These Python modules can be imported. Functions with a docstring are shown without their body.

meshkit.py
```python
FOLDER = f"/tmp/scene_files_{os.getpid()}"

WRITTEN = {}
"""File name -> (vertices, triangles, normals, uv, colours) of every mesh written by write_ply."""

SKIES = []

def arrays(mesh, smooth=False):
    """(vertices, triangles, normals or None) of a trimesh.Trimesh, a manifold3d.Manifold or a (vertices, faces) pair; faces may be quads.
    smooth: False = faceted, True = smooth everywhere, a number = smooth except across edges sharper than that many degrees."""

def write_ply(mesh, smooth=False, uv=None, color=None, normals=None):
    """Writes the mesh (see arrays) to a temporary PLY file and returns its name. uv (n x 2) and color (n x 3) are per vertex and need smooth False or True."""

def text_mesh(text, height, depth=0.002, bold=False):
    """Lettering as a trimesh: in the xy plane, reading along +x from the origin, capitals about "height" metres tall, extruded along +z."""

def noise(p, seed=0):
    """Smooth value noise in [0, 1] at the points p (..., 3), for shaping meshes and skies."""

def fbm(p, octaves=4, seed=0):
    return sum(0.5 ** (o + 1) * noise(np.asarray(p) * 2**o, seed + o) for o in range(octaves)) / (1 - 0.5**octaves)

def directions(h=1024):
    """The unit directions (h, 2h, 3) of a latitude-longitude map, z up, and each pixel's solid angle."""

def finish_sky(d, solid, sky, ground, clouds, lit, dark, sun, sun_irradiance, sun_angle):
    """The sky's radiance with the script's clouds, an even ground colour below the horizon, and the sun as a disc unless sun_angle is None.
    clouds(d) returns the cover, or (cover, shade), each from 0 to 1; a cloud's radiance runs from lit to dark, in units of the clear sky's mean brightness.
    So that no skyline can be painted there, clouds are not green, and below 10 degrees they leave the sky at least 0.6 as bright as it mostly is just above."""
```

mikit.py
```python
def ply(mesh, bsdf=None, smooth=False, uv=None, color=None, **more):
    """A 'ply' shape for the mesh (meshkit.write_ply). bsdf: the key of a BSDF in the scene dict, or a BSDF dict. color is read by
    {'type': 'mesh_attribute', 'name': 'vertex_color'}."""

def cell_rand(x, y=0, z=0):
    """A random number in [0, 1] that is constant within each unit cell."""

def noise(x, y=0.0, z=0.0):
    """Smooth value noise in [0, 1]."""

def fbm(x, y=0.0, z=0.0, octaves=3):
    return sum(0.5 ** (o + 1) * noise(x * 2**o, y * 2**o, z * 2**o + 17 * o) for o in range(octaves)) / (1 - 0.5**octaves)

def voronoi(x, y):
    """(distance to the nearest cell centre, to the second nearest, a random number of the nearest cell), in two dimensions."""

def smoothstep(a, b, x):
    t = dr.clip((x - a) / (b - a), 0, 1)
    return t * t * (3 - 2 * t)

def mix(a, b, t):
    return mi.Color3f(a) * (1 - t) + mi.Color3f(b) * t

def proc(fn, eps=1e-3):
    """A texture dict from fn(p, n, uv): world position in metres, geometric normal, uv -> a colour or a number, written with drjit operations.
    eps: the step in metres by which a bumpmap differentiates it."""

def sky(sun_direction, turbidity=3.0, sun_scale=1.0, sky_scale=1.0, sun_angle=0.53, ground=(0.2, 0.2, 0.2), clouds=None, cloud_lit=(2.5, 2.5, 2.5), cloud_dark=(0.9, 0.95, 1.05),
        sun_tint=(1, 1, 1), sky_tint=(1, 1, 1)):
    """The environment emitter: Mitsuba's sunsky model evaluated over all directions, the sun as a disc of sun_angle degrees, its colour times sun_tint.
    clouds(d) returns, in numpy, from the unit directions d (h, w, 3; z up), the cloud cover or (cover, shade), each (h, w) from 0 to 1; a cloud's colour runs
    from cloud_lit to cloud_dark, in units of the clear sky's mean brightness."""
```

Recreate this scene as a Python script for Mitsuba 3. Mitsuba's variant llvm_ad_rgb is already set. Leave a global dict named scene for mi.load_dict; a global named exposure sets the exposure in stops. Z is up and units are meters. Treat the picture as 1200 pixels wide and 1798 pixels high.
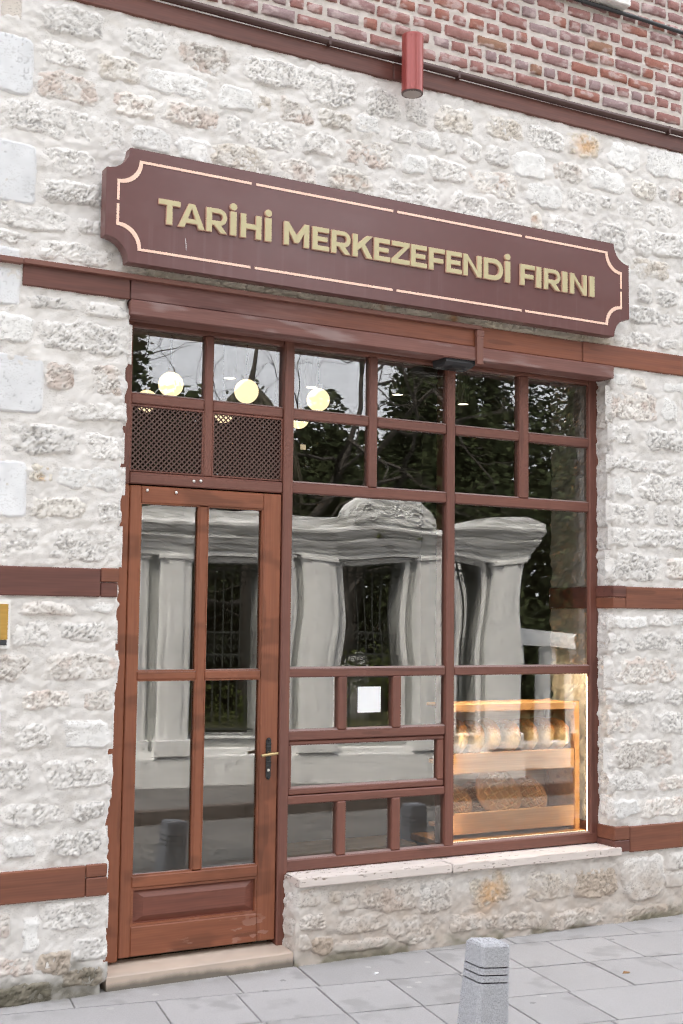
import math, random
import numpy as np, trimesh, manifold3d
import drjit as dr
import mitsuba as mi
import mikit, meshkit
from mikit import noise, fbm, smoothstep, mix, cell_rand, proc
from shapely.geometry import Polygon, Point, box as sbox
from shapely import affinity
from shapely.ops import unary_union

# ------------------------------------------------------------------ camera, sky, exposure
scene, labels = {'type': 'scene'}, {}
exposure = 3.36
LIT = 1 / 2 ** exposure                                  # what shows as white, for the lamps
YAW, PITCH, ROLL = map(math.radians, (29.096, 4.788, 0.7006))
fwd = np.array([math.sin(YAW) * math.cos(PITCH), math.cos(YAW) * math.cos(PITCH), math.sin(PITCH)])
rgt = np.array([math.cos(YAW), -math.sin(YAW), 0.0])
up0 = np.cross(rgt, fwd)
cam_up = -math.sin(ROLL) * rgt + math.cos(ROLL) * up0
EYE = np.array([0.0, -5.45, 1.5936])
T = mi.ScalarTransform4f
scene['camera'] = {'type': 'perspective', 'fov': 30.04, 'fov_axis': 'x', 'near_clip': 0.05, 'far_clip': 900.0,
                   'to_world': T().look_at(origin=EYE.tolist(), target=(EYE + fwd).tolist(), up=cam_up.tolist())}
scene['sky'] = mikit.sky([-0.52, 0.47, 0.80], turbidity=4, sun_scale=0.55, sun_angle=24, clouds=lambda d: 1.0,
                         sun_tint=(0.88, 0.97, 1.1), cloud_lit=(2.45, 2.5, 2.6), ground=(0.2, 0.2, 0.2))

# surveyed stones of the wall face: x, z, width, height in metres and kind
STONES = """1.302 4.201 0.095 0.118 s;1.577 4.199 0.301 0.144 g;1.260 3.954 0.290 0.261 q;1.909 4.187 0.230 0.135 g;1.543 4.038 0.222 0.115 g;1.783 4.035 0.190 0.118 t;1.565 3.902 0.289 0.128 p;2.085 4.029 0.317 0.115 w;1.424 3.734 0.268 0.146 g;1.869 3.885 0.208 0.115 p;1.695 3.726 0.240 0.159 g;1.943 3.744 0.189 0.110 w;1.283 3.479 0.304 0.271 q;1.593 3.569 0.253 0.109 g;1.605 3.432 0.263 0.106 g;1.411 3.291 0.359 0.107 g;1.681 3.292 0.123 0.071 g;1.345 3.195 0.169 0.059 g;1.632 3.165 0.363 0.101 g;1.262 3.122 0.235 0.051 q;1.266 2.982 0.232 0.165 q;1.518 2.929 0.238 0.057 g;1.761 2.931 0.196 0.068 g;1.346 2.795 0.192 0.136 w;1.664 2.798 0.393 0.152 g;1.330 2.569 0.333 0.253 q;1.572 2.619 0.124 0.123 p;1.767 2.626 0.170 0.133 p;1.724 2.481 0.258 0.087 g;1.247 2.335 0.147 0.145 q;1.501 2.340 0.286 0.131 g;1.777 2.331 0.162 0.117 g;1.310 2.120 0.259 0.242 q;1.504 2.198 0.112 0.085 o;1.711 2.185 0.289 0.106 w;1.579 2.048 0.244 0.097 t;1.801 2.050 0.100 0.109 g;1.400 1.899 0.238 0.145 g;1.693 1.896 0.309 0.154 g;1.535 1.616 0.272 0.065 p;1.782 1.630 0.125 0.056 w;1.483 1.515 0.154 0.109 g;1.712 1.524 0.258 0.085 g;1.400 1.371 0.201 0.117 p;1.694 1.373 0.297 0.120 p;1.542 1.237 0.252 0.076 p;1.781 1.235 0.124 0.092 p;1.290 1.152 0.148 0.226 q;1.496 1.095 0.153 0.117 g;1.728 1.094 0.220 0.125 w;1.409 0.935 0.188 0.130 g;1.680 0.924 0.299 0.128 g;1.505 0.766 0.239 0.100 g;1.752 0.772 0.147 0.079 g;1.462 0.633 0.132 0.090 w;1.695 0.633 0.252 0.108 g;1.385 0.323 0.095 0.107 p;1.517 0.283 0.078 0.154 w;1.698 0.338 0.268 0.126 g;1.763 0.186 0.144 0.094 g;1.620 0.162 0.155 0.104 b;1.443 0.155 0.201 0.084 p;1.738 0.083 0.204 0.072 b;1.486 0.046 0.282 0.089 m;2.201 4.180 0.264 0.155 p;2.547 4.186 0.334 0.145 g;2.863 4.181 0.294 0.180 g;2.368 4.021 0.198 0.121 w;2.518 4.029 0.101 0.089 t;2.679 4.025 0.196 0.121 p;2.145 3.895 0.288 0.123 p;2.357 3.887 0.073 0.115 g;2.563 3.879 0.246 0.139 g;2.821 3.886 0.200 0.102 g;2.160 3.733 0.165 0.120 w;2.406 3.737 0.303 0.123 t;2.705 3.717 0.199 0.151 p;3.165 4.165 0.222 0.155 g;3.381 4.174 0.154 0.137 g;3.597 4.174 0.230 0.145 t;2.903 4.028 0.206 0.103 t;3.090 4.039 0.160 0.102 w;3.277 4.025 0.158 0.088 g;3.440 4.033 0.141 0.104 w;3.103 3.889 0.301 0.133 p;3.361 3.892 0.157 0.109 w;3.563 3.901 0.235 0.123 g;2.989 3.732 0.269 0.137 o2;3.340 3.729 0.362 0.138 g;3.916 4.197 0.256 0.124 t;4.202 4.189 0.232 0.139 g;4.458 4.208 0.225 0.142 o;3.578 4.031 0.092 0.090 g;3.715 4.031 0.140 0.116 g;3.876 4.036 0.136 0.120 g;4.076 4.021 0.227 0.140 w;3.852 3.881 0.308 0.144 p;4.352 4.029 0.217 0.111 p;4.619 4.033 0.254 0.133 w;4.184 3.875 0.250 0.141 w;4.448 3.882 0.216 0.128 g;3.702 3.732 0.254 0.133 g;3.957 3.729 0.227 0.147 g;4.132 3.729 0.084 0.103 o2;4.335 3.716 0.271 0.136 g;4.746 4.199 0.263 0.158 w;5.077 4.213 0.332 0.178 w;4.890 4.039 0.196 0.116 t;5.034 4.040 0.074 0.080 g;5.211 4.046 0.240 0.105 p;4.612 3.907 0.086 0.078 g;4.798 3.902 0.189 0.115 g;5.017 3.901 0.216 0.120 g;4.637 3.726 0.270 0.164 g;4.874 3.738 0.135 0.154 g;5.115 3.743 0.332 0.157 g;4.930 3.581 0.319 0.118 t;5.235 3.569 0.222 0.067 g;4.894 3.431 0.106 0.107 g;5.071 3.431 0.182 0.119 g;4.925 3.300 0.314 0.104 g;5.198 3.315 0.198 0.053 g;4.709 3.156 0.103 0.073 g;4.864 3.173 0.159 0.078 g;5.073 3.172 0.224 0.072 g;4.713 2.932 0.115 0.076 w;4.843 2.922 0.129 0.067 t;5.104 2.924 0.199 0.052 w;4.813 2.791 0.328 0.169 p;5.068 2.797 0.112 0.143 w;4.727 2.625 0.155 0.110 g;5.057 2.618 0.325 0.129 g;4.787 2.461 0.280 0.082 g;5.044 2.463 0.183 0.071 g;4.726 2.336 0.159 0.110 w;5.017 2.339 0.352 0.147 g;4.784 2.190 0.279 0.113 g;5.001 2.188 0.118 0.115 g;5.174 2.189 0.169 0.119 g;4.710 2.058 0.130 0.118 g;5.037 2.061 0.433 0.111 g;4.819 1.890 0.353 0.159 g;5.157 1.896 0.237 0.137 p;4.771 1.595 0.252 0.074 w;4.988 1.601 0.163 0.075 g;5.151 1.602 0.154 0.063 w;4.711 1.477 0.133 0.101 g;4.938 1.486 0.274 0.103 g;5.149 1.479 0.154 0.101 g;4.877 1.327 0.473 0.148 p;4.802 1.186 0.321 0.067 g;5.128 1.181 0.229 0.085 g;4.736 1.057 0.189 0.115 p;5.054 1.043 0.328 0.127 g;4.862 0.883 0.457 0.156 p;4.771 0.734 0.265 0.103 g;5.071 0.720 0.243 0.077 p;4.730 0.600 0.184 0.102 w;5.015 0.588 0.349 0.113 p;2.821 0.299 0.134 0.088 p;2.950 0.296 0.076 0.055 t;3.027 0.270 0.089 0.094 g;3.257 0.264 0.325 0.128 p;3.517 0.247 0.193 0.163 g;2.837 0.192 0.152 0.072 g;3.085 0.159 0.304 0.079 g;3.395 0.100 0.283 0.123 g;2.797 0.102 0.068 0.072 w;3.086 0.058 0.303 0.060 w;2.884 0.081 0.105 0.080 b;3.840 0.251 0.251 0.151 o;4.213 0.233 0.303 0.146 t;4.519 0.221 0.293 0.158 b;4.857 0.228 0.303 0.240 w;5.124 0.290 0.210 0.098 g;5.091 0.192 0.188 0.091 w;3.706 0.100 0.184 0.088 g;4.035 0.072 0.287 0.101 g;4.388 0.052 0.378 0.090 g;4.883 0.021 0.547 0.108 t;3.856 0.088 0.073 0.067 g"""
# ------------------------------------------------------------------ materials
def C(*c): return {'type': 'rgb', 'value': list(c)}
def two(b): return {'type': 'twosided', 'bsdf': b}
def princ(col, rough=0.6, **k):
    return {'type': 'principled', 'base_color': col, 'roughness': rough, **k}
def bump(b, fn, scale=1.0, eps=1e-3):
    return {'type': 'bumpmap', 'arbitrary': proc(fn, eps), 'scale': scale, 'bsdf': b}
def mat(name, b): scene[name] = b; return name
VC = {'type': 'mesh_attribute', 'name': 'vertex_color'}

def grain_h(p, n, uv):
    a = fbm(p.x * 150, p.y * 150, p.z * 150, 3)
    return 0.0034 * a
def pits_w(p, n, uv):
    a = smoothstep(0.60, 0.74, noise(p.x * 165, p.y * 165, p.z * 175)) * smoothstep(0.42, 0.62, fbm(p.x * 17, p.y * 17, p.z * 17, 3))
    b_ = smoothstep(0.64, 0.76, noise(p.x * 95 + 9, p.y * 95, p.z * 120)) * smoothstep(0.50, 0.66, fbm(p.x * 12 + 4, p.y * 12, p.z * 12, 3))
    return dr.clip(0.38 * a + 0.38 * b_, 0, 0.6)
def sand_w(p, n, uv):
    return 0.35 * pits_w(p + 3.7, n, uv) + 0.36 * smoothstep(0.62, 0.85, noise(p.x * 180, p.y * 180, p.z * 180)) * smoothstep(0.35, 0.7, fbm(p.x * 9, p.y * 9, p.z * 9, 3))
def pitted(w, dark): return {'type': 'blendbsdf', 'weight': proc(w), 'a': princ(VC, 0.92, specular=0.25), 'b': princ(C(*dark), 0.95, specular=0.1)}
mat('masonry', two(bump(pitted(pits_w, (0.23, 0.20, 0.175)), grain_h)))
def mortar_h(p, n, uv): return 0.0022 * fbm(p.x * 210, p.y * 210, p.z * 210, 3)
mat('quoin_stone', two(bump(pitted(lambda p, n, uv: 0.42 * pits_w(p, n, uv), (0.33, 0.31, 0.30)), mortar_h)))
mat('mortar', two(bump(pitted(sand_w, (0.34, 0.31, 0.28)), mortar_h)))

def wood(c1, c2, axis, wear=None, fine=1.0, scuff=False):
    def fn(p, n, uv):
        a, b, c = (p.x, p.y, p.z) if axis == 'x' else (p.z, p.x, p.y)
        warp = fbm(a * 1.3, b * 5, c * 5, 2) * 1.6
        g = fbm(a * 2.2, b * 38 + warp, c * 38 + warp, 3)
        f = noise(a * 9, b * 190, c * 190)
        big = fbm(a * 1.1 + 7, b * 3, c * 3, 2)
        col = mix(c1, c2, smoothstep(0.12, 0.88, g * 0.55 + big * 0.45))
        col = col * (0.90 + 0.20 * f * fine)
        kn = smoothstep(0.80, 0.87, noise(a * 3.1 + 2, b * 29, c * 29))
        col = col * (1 - 0.22 * kn)
        if scuff:
            sc = smoothstep(0.60, 0.70, fbm(p.x * 16, p.z * 42, 5, 3)) * smoothstep(0.30, 0.14, p.z) * smoothstep(2.12, 2.3, p.x)
            col = mix(col, (0.33, 0.17, 0.13), sc * 0.7)
            dk = smoothstep(0.55, 0.72, fbm(p.x * 3.5, p.z * 9, 8, 3))
            col = col * (1 - 0.28 * dk)
        if wear is not None:
            w = smoothstep(0.50, 0.78, fbm(a * 4.5 + 3, b * 22, c * 22, 3))
            col = mix(col, wear, w * 0.55)
        return col
    return fn
def wood_h(axis):
    def fn(p, n, uv):
        a, b, c = (p.x, p.y, p.z) if axis == 'x' else (p.z, p.x, p.y)
        return 0.0003 * fbm(a * 5, b * 160, c * 160, 2)
    return fn
DOOR1, DOOR2 = (0.265, 0.091, 0.045), (0.195, 0.064, 0.033)
FRM1, FRM2 = (0.180, 0.068, 0.048), (0.132, 0.052, 0.040)
BM1, BM2 = (0.155, 0.058, 0.043), (0.095, 0.040, 0.034)
WH = wood_h('x'); WV = wood_h('z')
mat('door_wood_v', bump(princ(proc(wood(DOOR1, DOOR2, 'z', scuff=True)), 0.42, specular=0.45), WV))
mat('door_wood_h', bump(princ(proc(wood(DOOR1, DOOR2, 'x', scuff=True)), 0.42, specular=0.45), WH))
mat('panel_wood', bump(princ(proc(wood((0.20, 0.066, 0.043), (0.135, 0.047, 0.033), 'x')), 0.42, specular=0.45), WH))
mat('frame_wood_v', bump(princ(proc(wood(FRM1, FRM2, 'z')), 0.4, specular=0.5), WV))
mat('frame_wood_h', bump(princ(proc(wood(FRM1, FRM2, 'x')), 0.4, specular=0.5), WH))
mat('beam_wood', bump(princ(proc(wood(BM1, BM2, 'x')), 0.5, specular=0.4), WH))
_la, _lb = wood((0.225, 0.074, 0.038), (0.130, 0.047, 0.033), 'x'), wood((0.150, 0.060, 0.050), (0.105, 0.044, 0.040), 'x', wear=(0.21, 0.115, 0.105))
def lintelc(p, n, uv): return mix(_lb(p, n, uv), _la(p, n, uv), smoothstep(2.3, 3.5, p.x + 0.9 * (fbm(p.x * 1.5, p.z * 6, 0, 3) - 0.5)))
mat('lintel_wood', bump(princ(proc(lintelc), 0.5, specular=0.4), WH))
mat('weathered_wood', bump(princ(proc(wood((0.20, 0.088, 0.072), (0.145, 0.066, 0.058), 'x', wear=(0.31, 0.24, 0.235))), 0.6, specular=0.4), WH))
mat('orange_wood', bump(princ(proc(wood((0.215, 0.078, 0.044), (0.14, 0.053, 0.035), 'x')), 0.5, specular=0.4), WH))
mat('shelf_wood', princ(proc(wood((0.55, 0.30, 0.14), (0.43, 0.215, 0.095), 'x', fine=0.6)), 0.5, specular=0.35))
mat('ledge_wood', princ(proc(wood((0.42, 0.29, 0.19), (0.33, 0.22, 0.14), 'x', fine=0.6)), 0.5, specular=0.35))
mat('lattice_wood', princ(C(0.095, 0.050, 0.040), 0.55))
def signc(p, n, uv):
    c = mix((0.112, 0.041, 0.037), (0.126, 0.051, 0.049), fbm(p.x * 1.4, p.z * 3, 0, 3))
    st = smoothstep(0.5, 0.8, fbm(p.x * 38, p.z * 1.7, 2, 3)) * smoothstep(3.36, 3.30, p.z)
    return mix(c, (0.20, 0.135, 0.14), st * 0.13 + 0.06 * smoothstep(0.5, 0.75, fbm(p.x * 3, p.z * 8, 7, 4))) * (0.95 + 0.1 * noise(p.x * 700, p.z * 700))
mat('sign_paint', princ(proc(signc), proc(lambda p, n, uv: 0.22 + 0.16 * fbm(p.x * 4, p.z * 9, 3, 3)), specular=0.6))
mat('sign_gold', princ(C(0.47, 0.415, 0.24), 0.42, metallic=0.15, specular=0.5))
mat('sign_line', princ(C(0.80, 0.56, 0.45), 0.4, metallic=0.1, specular=0.5))
mat('scratch', princ(C(0.6, 0.57, 0.58), 0.6))
mat('brown_metal', princ(C(0.065, 0.032, 0.028), 0.38, metallic=0.2, specular=0.5))
mat('duct_plastic', princ(C(0.17, 0.070, 0.052), 0.5))
mat('lamp_paint', princ(proc(lambda p, n, uv: C3(0.27, 0.052, 0.046) * (0.93 + 0.14 * noise(p.x * 500, p.y * 500, p.z * 3))), 0.27, metallic=0.25, specular=0.6, clearcoat=0.4))
def C3(*c): return mi.Color3f(*c)
mat('lamp_lens', princ(C(0.26, 0.21, 0.19), 0.3, specular=0.6))
mat('black_plastic', princ(C(0.035, 0.037, 0.042), 0.42))
mat('black_metal', princ(C(0.03, 0.03, 0.032), 0.4, metallic=0.4))
mat('brass', princ(C(0.50, 0.38, 0.20), 0.28, metallic=0.9))
mat('plaque_gold', princ(proc(lambda p, n, uv: mix((0.50, 0.30, 0.075), (0.44, 0.26, 0.06), noise(p.x * 20, p.z * 160))), 0.4, metallic=0.35))
mat('steel', princ(C(0.65, 0.64, 0.62), 0.3, metallic=0.85))
mat('white_board', princ(C(0.72, 0.71, 0.69), 0.6))
mat('paper', princ(C(0.80, 0.81, 0.83), 0.8))
mat('tan_paper', princ(C(0.45, 0.36, 0.22), 0.8))
mat('rubber', princ(C(0.012, 0.012, 0.012), 0.7))
def trav(p, n, uv):
    a = fbm(p.x * 5, p.y * 30, p.z * 60, 4)
    c = mix((0.66, 0.595, 0.56), (0.56, 0.50, 0.465), a)
    pit = smoothstep(0.64, 0.72, fbm(p.x * 55, p.y * 100, p.z * 120, 2)) * smoothstep(0.42, 0.58, fbm(p.x * 8, p.y * 20, p.z * 30 + 4, 2))
    return mix(c, (0.20, 0.15, 0.12), pit * 0.85)
mat('travertine', bump(princ(proc(trav), 0.55, specular=0.4), lambda p, n, uv: 0.0014 * fbm(p.x * 60, p.y * 120, p.z * 160, 2)))
def stepst(p, n, uv):
    a = fbm(p.x * 6, p.y * 16, p.z * 30, 4)
    c = mix((0.56, 0.45, 0.37), (0.43, 0.36, 0.31), a)
    dirt = smoothstep(0.045, 0.012, p.z + 0.03 * (fbm(p.x * 14, p.y * 14, 2, 3) - 0.5))
    return mix(c, (0.13, 0.115, 0.095), dirt * 0.9)
mat('step_stone', bump(princ(proc(stepst), 0.6, specular=0.4), lambda p, n, uv: 0.0012 * fbm(p.x * 90, p.y * 90, p.z * 90, 2)))
def pave(k):
    t = (0.985, 0.96, 1.02, 0.93)[k]
    def fn(p, n, uv):
        sp = noise(p.x * 420, p.y * 420, k)
        blot = fbm(p.x * 2.3 + k, p.y * 2.3, 0, 3)
        c = mix((0.292, 0.284, 0.290), (0.380, 0.370, 0.374), 0.5 * sp + 0.5 * blot) * t
        st = smoothstep(0.60, 0.78, fbm(p.x * 7 + 9 * k, p.y * 7, 3, 3))
        c = mix(c, (0.20, 0.195, 0.195), st * 0.45)
        g1, g2, g3 = mikit.voronoi(p.x * 2.6 + 3, p.y * 2.6)
        gum = smoothstep(0.050, 0.036, g1 + 0.012 * noise(p.x * 120, p.y * 120)) * (g3 > 0.45)
        c = mix(c, mix((0.13, 0.13, 0.13), (0.44, 0.43, 0.42), smoothstep(0.72, 0.8, g3)), 0.55 * mi.Float(gum))
        wet = smoothstep(-0.26, -0.12, p.y + 0.12 * (fbm(p.x * 6, p.y * 6, 1, 3) - 0.5))
        return mix(c, (0.17, 0.16, 0.145), wet * 0.45 * smoothstep(0.3, 0.6, fbm(p.x * 11, p.y * 11, 4, 3)))
    return fn
for k in range(4): mat(f'slab_stone_{k}', bump(princ(proc(pave(k)), 0.72, specular=0.35), lambda p, n, uv: 0.0007 * fbm(p.x * 260, p.y * 260, 0, 2)))
mat('joint_sand', princ(proc(lambda p, n, uv: mix((0.15, 0.145, 0.14), (0.27, 0.26, 0.25), fbm(p.x * 25, p.y * 25, 0, 3))), 0.9))
def granite(p, n, uv):
    a = noise(p.x * 380, p.y * 380, p.z * 380); b = noise(p.x * 600 + 3, p.y * 600, p.z * 600)
    c = mix((0.30, 0.305, 0.33), (0.45, 0.455, 0.48), smoothstep(0.3, 0.7, b))
    return mix(c, (0.12, 0.12, 0.135), smoothstep(0.58, 0.73, a) * 0.7)
mat('granite', bump(princ(proc(granite), 0.75, specular=0.3), lambda p, n, uv: 0.0006 * noise(p.x * 400, p.y * 400, p.z * 400)))
mat('groove_dark', princ(C(0.03, 0.03, 0.034), 0.8))
def setts(p, n, uv):
    x, y = p.x / 0.22, p.y / 0.11
    row = dr.floor(y); xx = x + 0.5 * (row - 2 * dr.floor(row / 2))
    fx, fy = xx - dr.floor(xx), y - row
    j = dr.minimum(dr.minimum(fx, 1 - fx) * 2, dr.minimum(fy, 1 - fy))
    c = mix((0.14, 0.135, 0.135), (0.20, 0.19, 0.185), cell_rand(xx, y)) * (0.8 + 0.4 * fbm(p.x * 3, p.y * 3, 0, 3))
    return mix((0.05, 0.048, 0.046), c, smoothstep(0.03, 0.12, j))
mat('road_setts', princ(proc(setts), 0.75))
mat('kerb_stone', princ(proc(lambda p, n, uv: mix((0.09, 0.07, 0.062), (0.15, 0.125, 0.115), fbm(p.x * 9, p.y * 9, p.z * 20, 3))), 0.8))
mat('earth', princ(proc(lambda p, n, uv: mix((0.075, 0.085, 0.035), (0.12, 0.11, 0.06), fbm(p.x * 2, p.y * 2, 0, 4))), 0.95))
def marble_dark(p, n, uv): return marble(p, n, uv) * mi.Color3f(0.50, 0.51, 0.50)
def marble(p, n, uv):
    a = fbm(p.x * 2.5, p.y * 2.5, p.z * 1.2, 4)
    c = mix((0.88, 0.885, 0.88), (0.76, 0.765, 0.76), a)
    s = smoothstep(0.5, 0.75, fbm(p.x * 14, p.y * 14, p.z * 1.6, 3)) * smoothstep(0.42, 0.62, fbm(p.x * 1.7, p.y * 1.7, p.z * 2.4 + 5, 3))
    top = smoothstep(2.25, 2.55, p.z + 0.2 * fbm(p.x * 9, p.y * 9, p.z * 9, 3)) * 0.75
    return mix(c, (0.24, 0.24, 0.22), dr.clip(s * 0.22 + 0.75 * top * smoothstep(0.45, 0.6, fbm(p.x * 6, p.y * 6, p.z * 30, 3)), 0, 0.85))
mat('old_marble', princ(proc(marble), 0.8, specular=0.3))
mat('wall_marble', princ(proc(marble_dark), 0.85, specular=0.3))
mat('grille_iron', princ(C(0.045, 0.05, 0.045), 0.6, metallic=0.3))
mat('glass', {'type': 'thindielectric', 'int_ior': 2.0, 'ext_ior': 1.0, 'specular_transmittance': C(0.64, 0.655, 0.615)})
mat('room_dark', two(princ(proc(lambda p, n, uv: mix((0.30, 0.29, 0.265), (0.36, 0.345, 0.32), fbm(p.x * 3, p.y * 3, p.z * 3, 3))), 0.8)))
mat('core_stone', princ(C(0.42, 0.39, 0.36), 0.95))
mat('reed', two(princ(proc(lambda p, n, uv: mix((0.13, 0.115, 0.075), (0.022, 0.020, 0.014), noise(p.x * 60, p.y * 60, p.z * 3))), 0.8)))
mat('bark', princ(proc(lambda p, n, uv: mix((0.035, 0.03, 0.026), (0.07, 0.062, 0.055), fbm(p.x * 20, p.y * 20, p.z * 5, 3))), 0.95))
def leafmat(a, b):
    return {'type': 'principledthin', 'base_color': proc(lambda p, n, uv: mix(a, b, noise(p.x * 5, p.y * 5, p.z * 5))), 'roughness': 0.6, 'diff_trans': 0.35, 'spec_trans': 0.0}
mat('leaf_dark', leafmat((0.045, 0.062, 0.032), (0.085, 0.10, 0.05)))
mat('leaf_green', leafmat((0.08, 0.115, 0.035), (0.15, 0.165, 0.055)))
mat('leaf_dry', two(princ(C(0.22, 0.12, 0.05), 0.8)))
mat('wall_plaster', princ(C(0.30, 0.29, 0.26), 0.9))
mat('far_band', princ(C(0.55, 0.54, 0.52), 0.8))

# ------------------------------------------------------------------ helpers
def key_for(k):
    if k not in scene and k not in labels: return k
    i = 1
    while f'{k}_{i:03d}' in scene or f'{k}_{i:03d}' in labels: i += 1
    return f'{k}_{i:03d}'
def put(k, mesh, m, smooth=False, color=None, **more):
    k = key_for(k)
    scene[k] = mikit.ply(mesh, m, smooth=smooth, color=color, **more)
    return k
def lab(k, label, cat=None, group=None, kind=None):
    d = labels.setdefault(k, {})
    if label: d['label'] = label
    if cat: d['category'] = cat
    if group: d['group'] = group
    if kind: d['kind'] = kind
    return k
def thing(k, label, cat, group=None):
    k = key_for(k); lab(k, label, cat, group); return k
def cat(ms): return trimesh.util.concatenate(ms)
def bx(x0, x1, y0, y1, z0, z1, c=0.004):
    c = min(c, (x1 - x0) / 3, (y1 - y0) / 3, (z1 - z0) / 3)
    if c <= 0:
        return trimesh.creation.box(bounds=[[x0, y0, z0], [x1, y1, z1]])
    P = []
    for sx in (0, 1):
        for sy in (0, 1):
            for sz in (0, 1):
                X, Y, Z = (x1 if sx else x0), (y1 if sy else y0), (z1 if sz else z0)
                dx, dy, dz = (-c if sx else c), (-c if sy else c), (-c if sz else c)
                P += [(X, Y + dy, Z + dz), (X + dx, Y, Z + dz), (X + dx, Y + dy, Z)]
    return trimesh.convex.convex_hull(np.array(P))
def hull(pts): return trimesh.convex.convex_hull(np.array(pts, float))
def tube(pts, r, n=8, caps=True):
    """a swept round tube through the points; r a number or one per point"""
    P = np.array(pts, float); r = np.broadcast_to(r, len(P)).astype(float)
    t = np.gradient(P, axis=0); t /= np.linalg.norm(t, axis=1, keepdims=True)
    ref = np.array([0, 0, 1.0]) if abs(t[0][2]) < 0.9 else np.array([1.0, 0, 0])
    V, Fc = [], []
    for i in range(len(P)):
        a = np.cross(t[i], ref); a /= np.linalg.norm(a); b = np.cross(t[i], a)
        th = np.linspace(0, 2 * np.pi, n, endpoint=False)
        V.append(P[i] + r[i] * (np.cos(th)[:, None] * a + np.sin(th)[:, None] * b))
    V = np.vstack(V)
    for i in range(len(P) - 1):
        for k in range(n):
            a, b = i * n + k, i * n + (k + 1) % n
            Fc += [[a, b, a + n], [b, b + n, a + n]]
    if caps:
        V = np.vstack([V, P[0], P[-1]]); m = len(V)
        for k in range(n):
            Fc += [[m - 2, (k + 1) % n, k], [m - 1, (len(P) - 1) * n + k, (len(P) - 1) * n + (k + 1) % n]]
    return trimesh.Trimesh(V, np.array(Fc), process=False)
def extr(poly, y_front, depth):
    """a polygon in (x, z), its front at y_front and its body going back by depth"""
    gs = getattr(poly, 'geoms', [poly]); ms = []
    for g in gs:
        m = trimesh.creation.extrude_polygon(g, depth, engine='earcut')
        v = np.array(m.vertices)
        m = trimesh.Trimesh(np.stack([v[:, 0], y_front + v[:, 2], v[:, 1]], 1), m.faces[:, ::-1], process=False)
        ms.append(m)
    return cat(ms)
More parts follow.
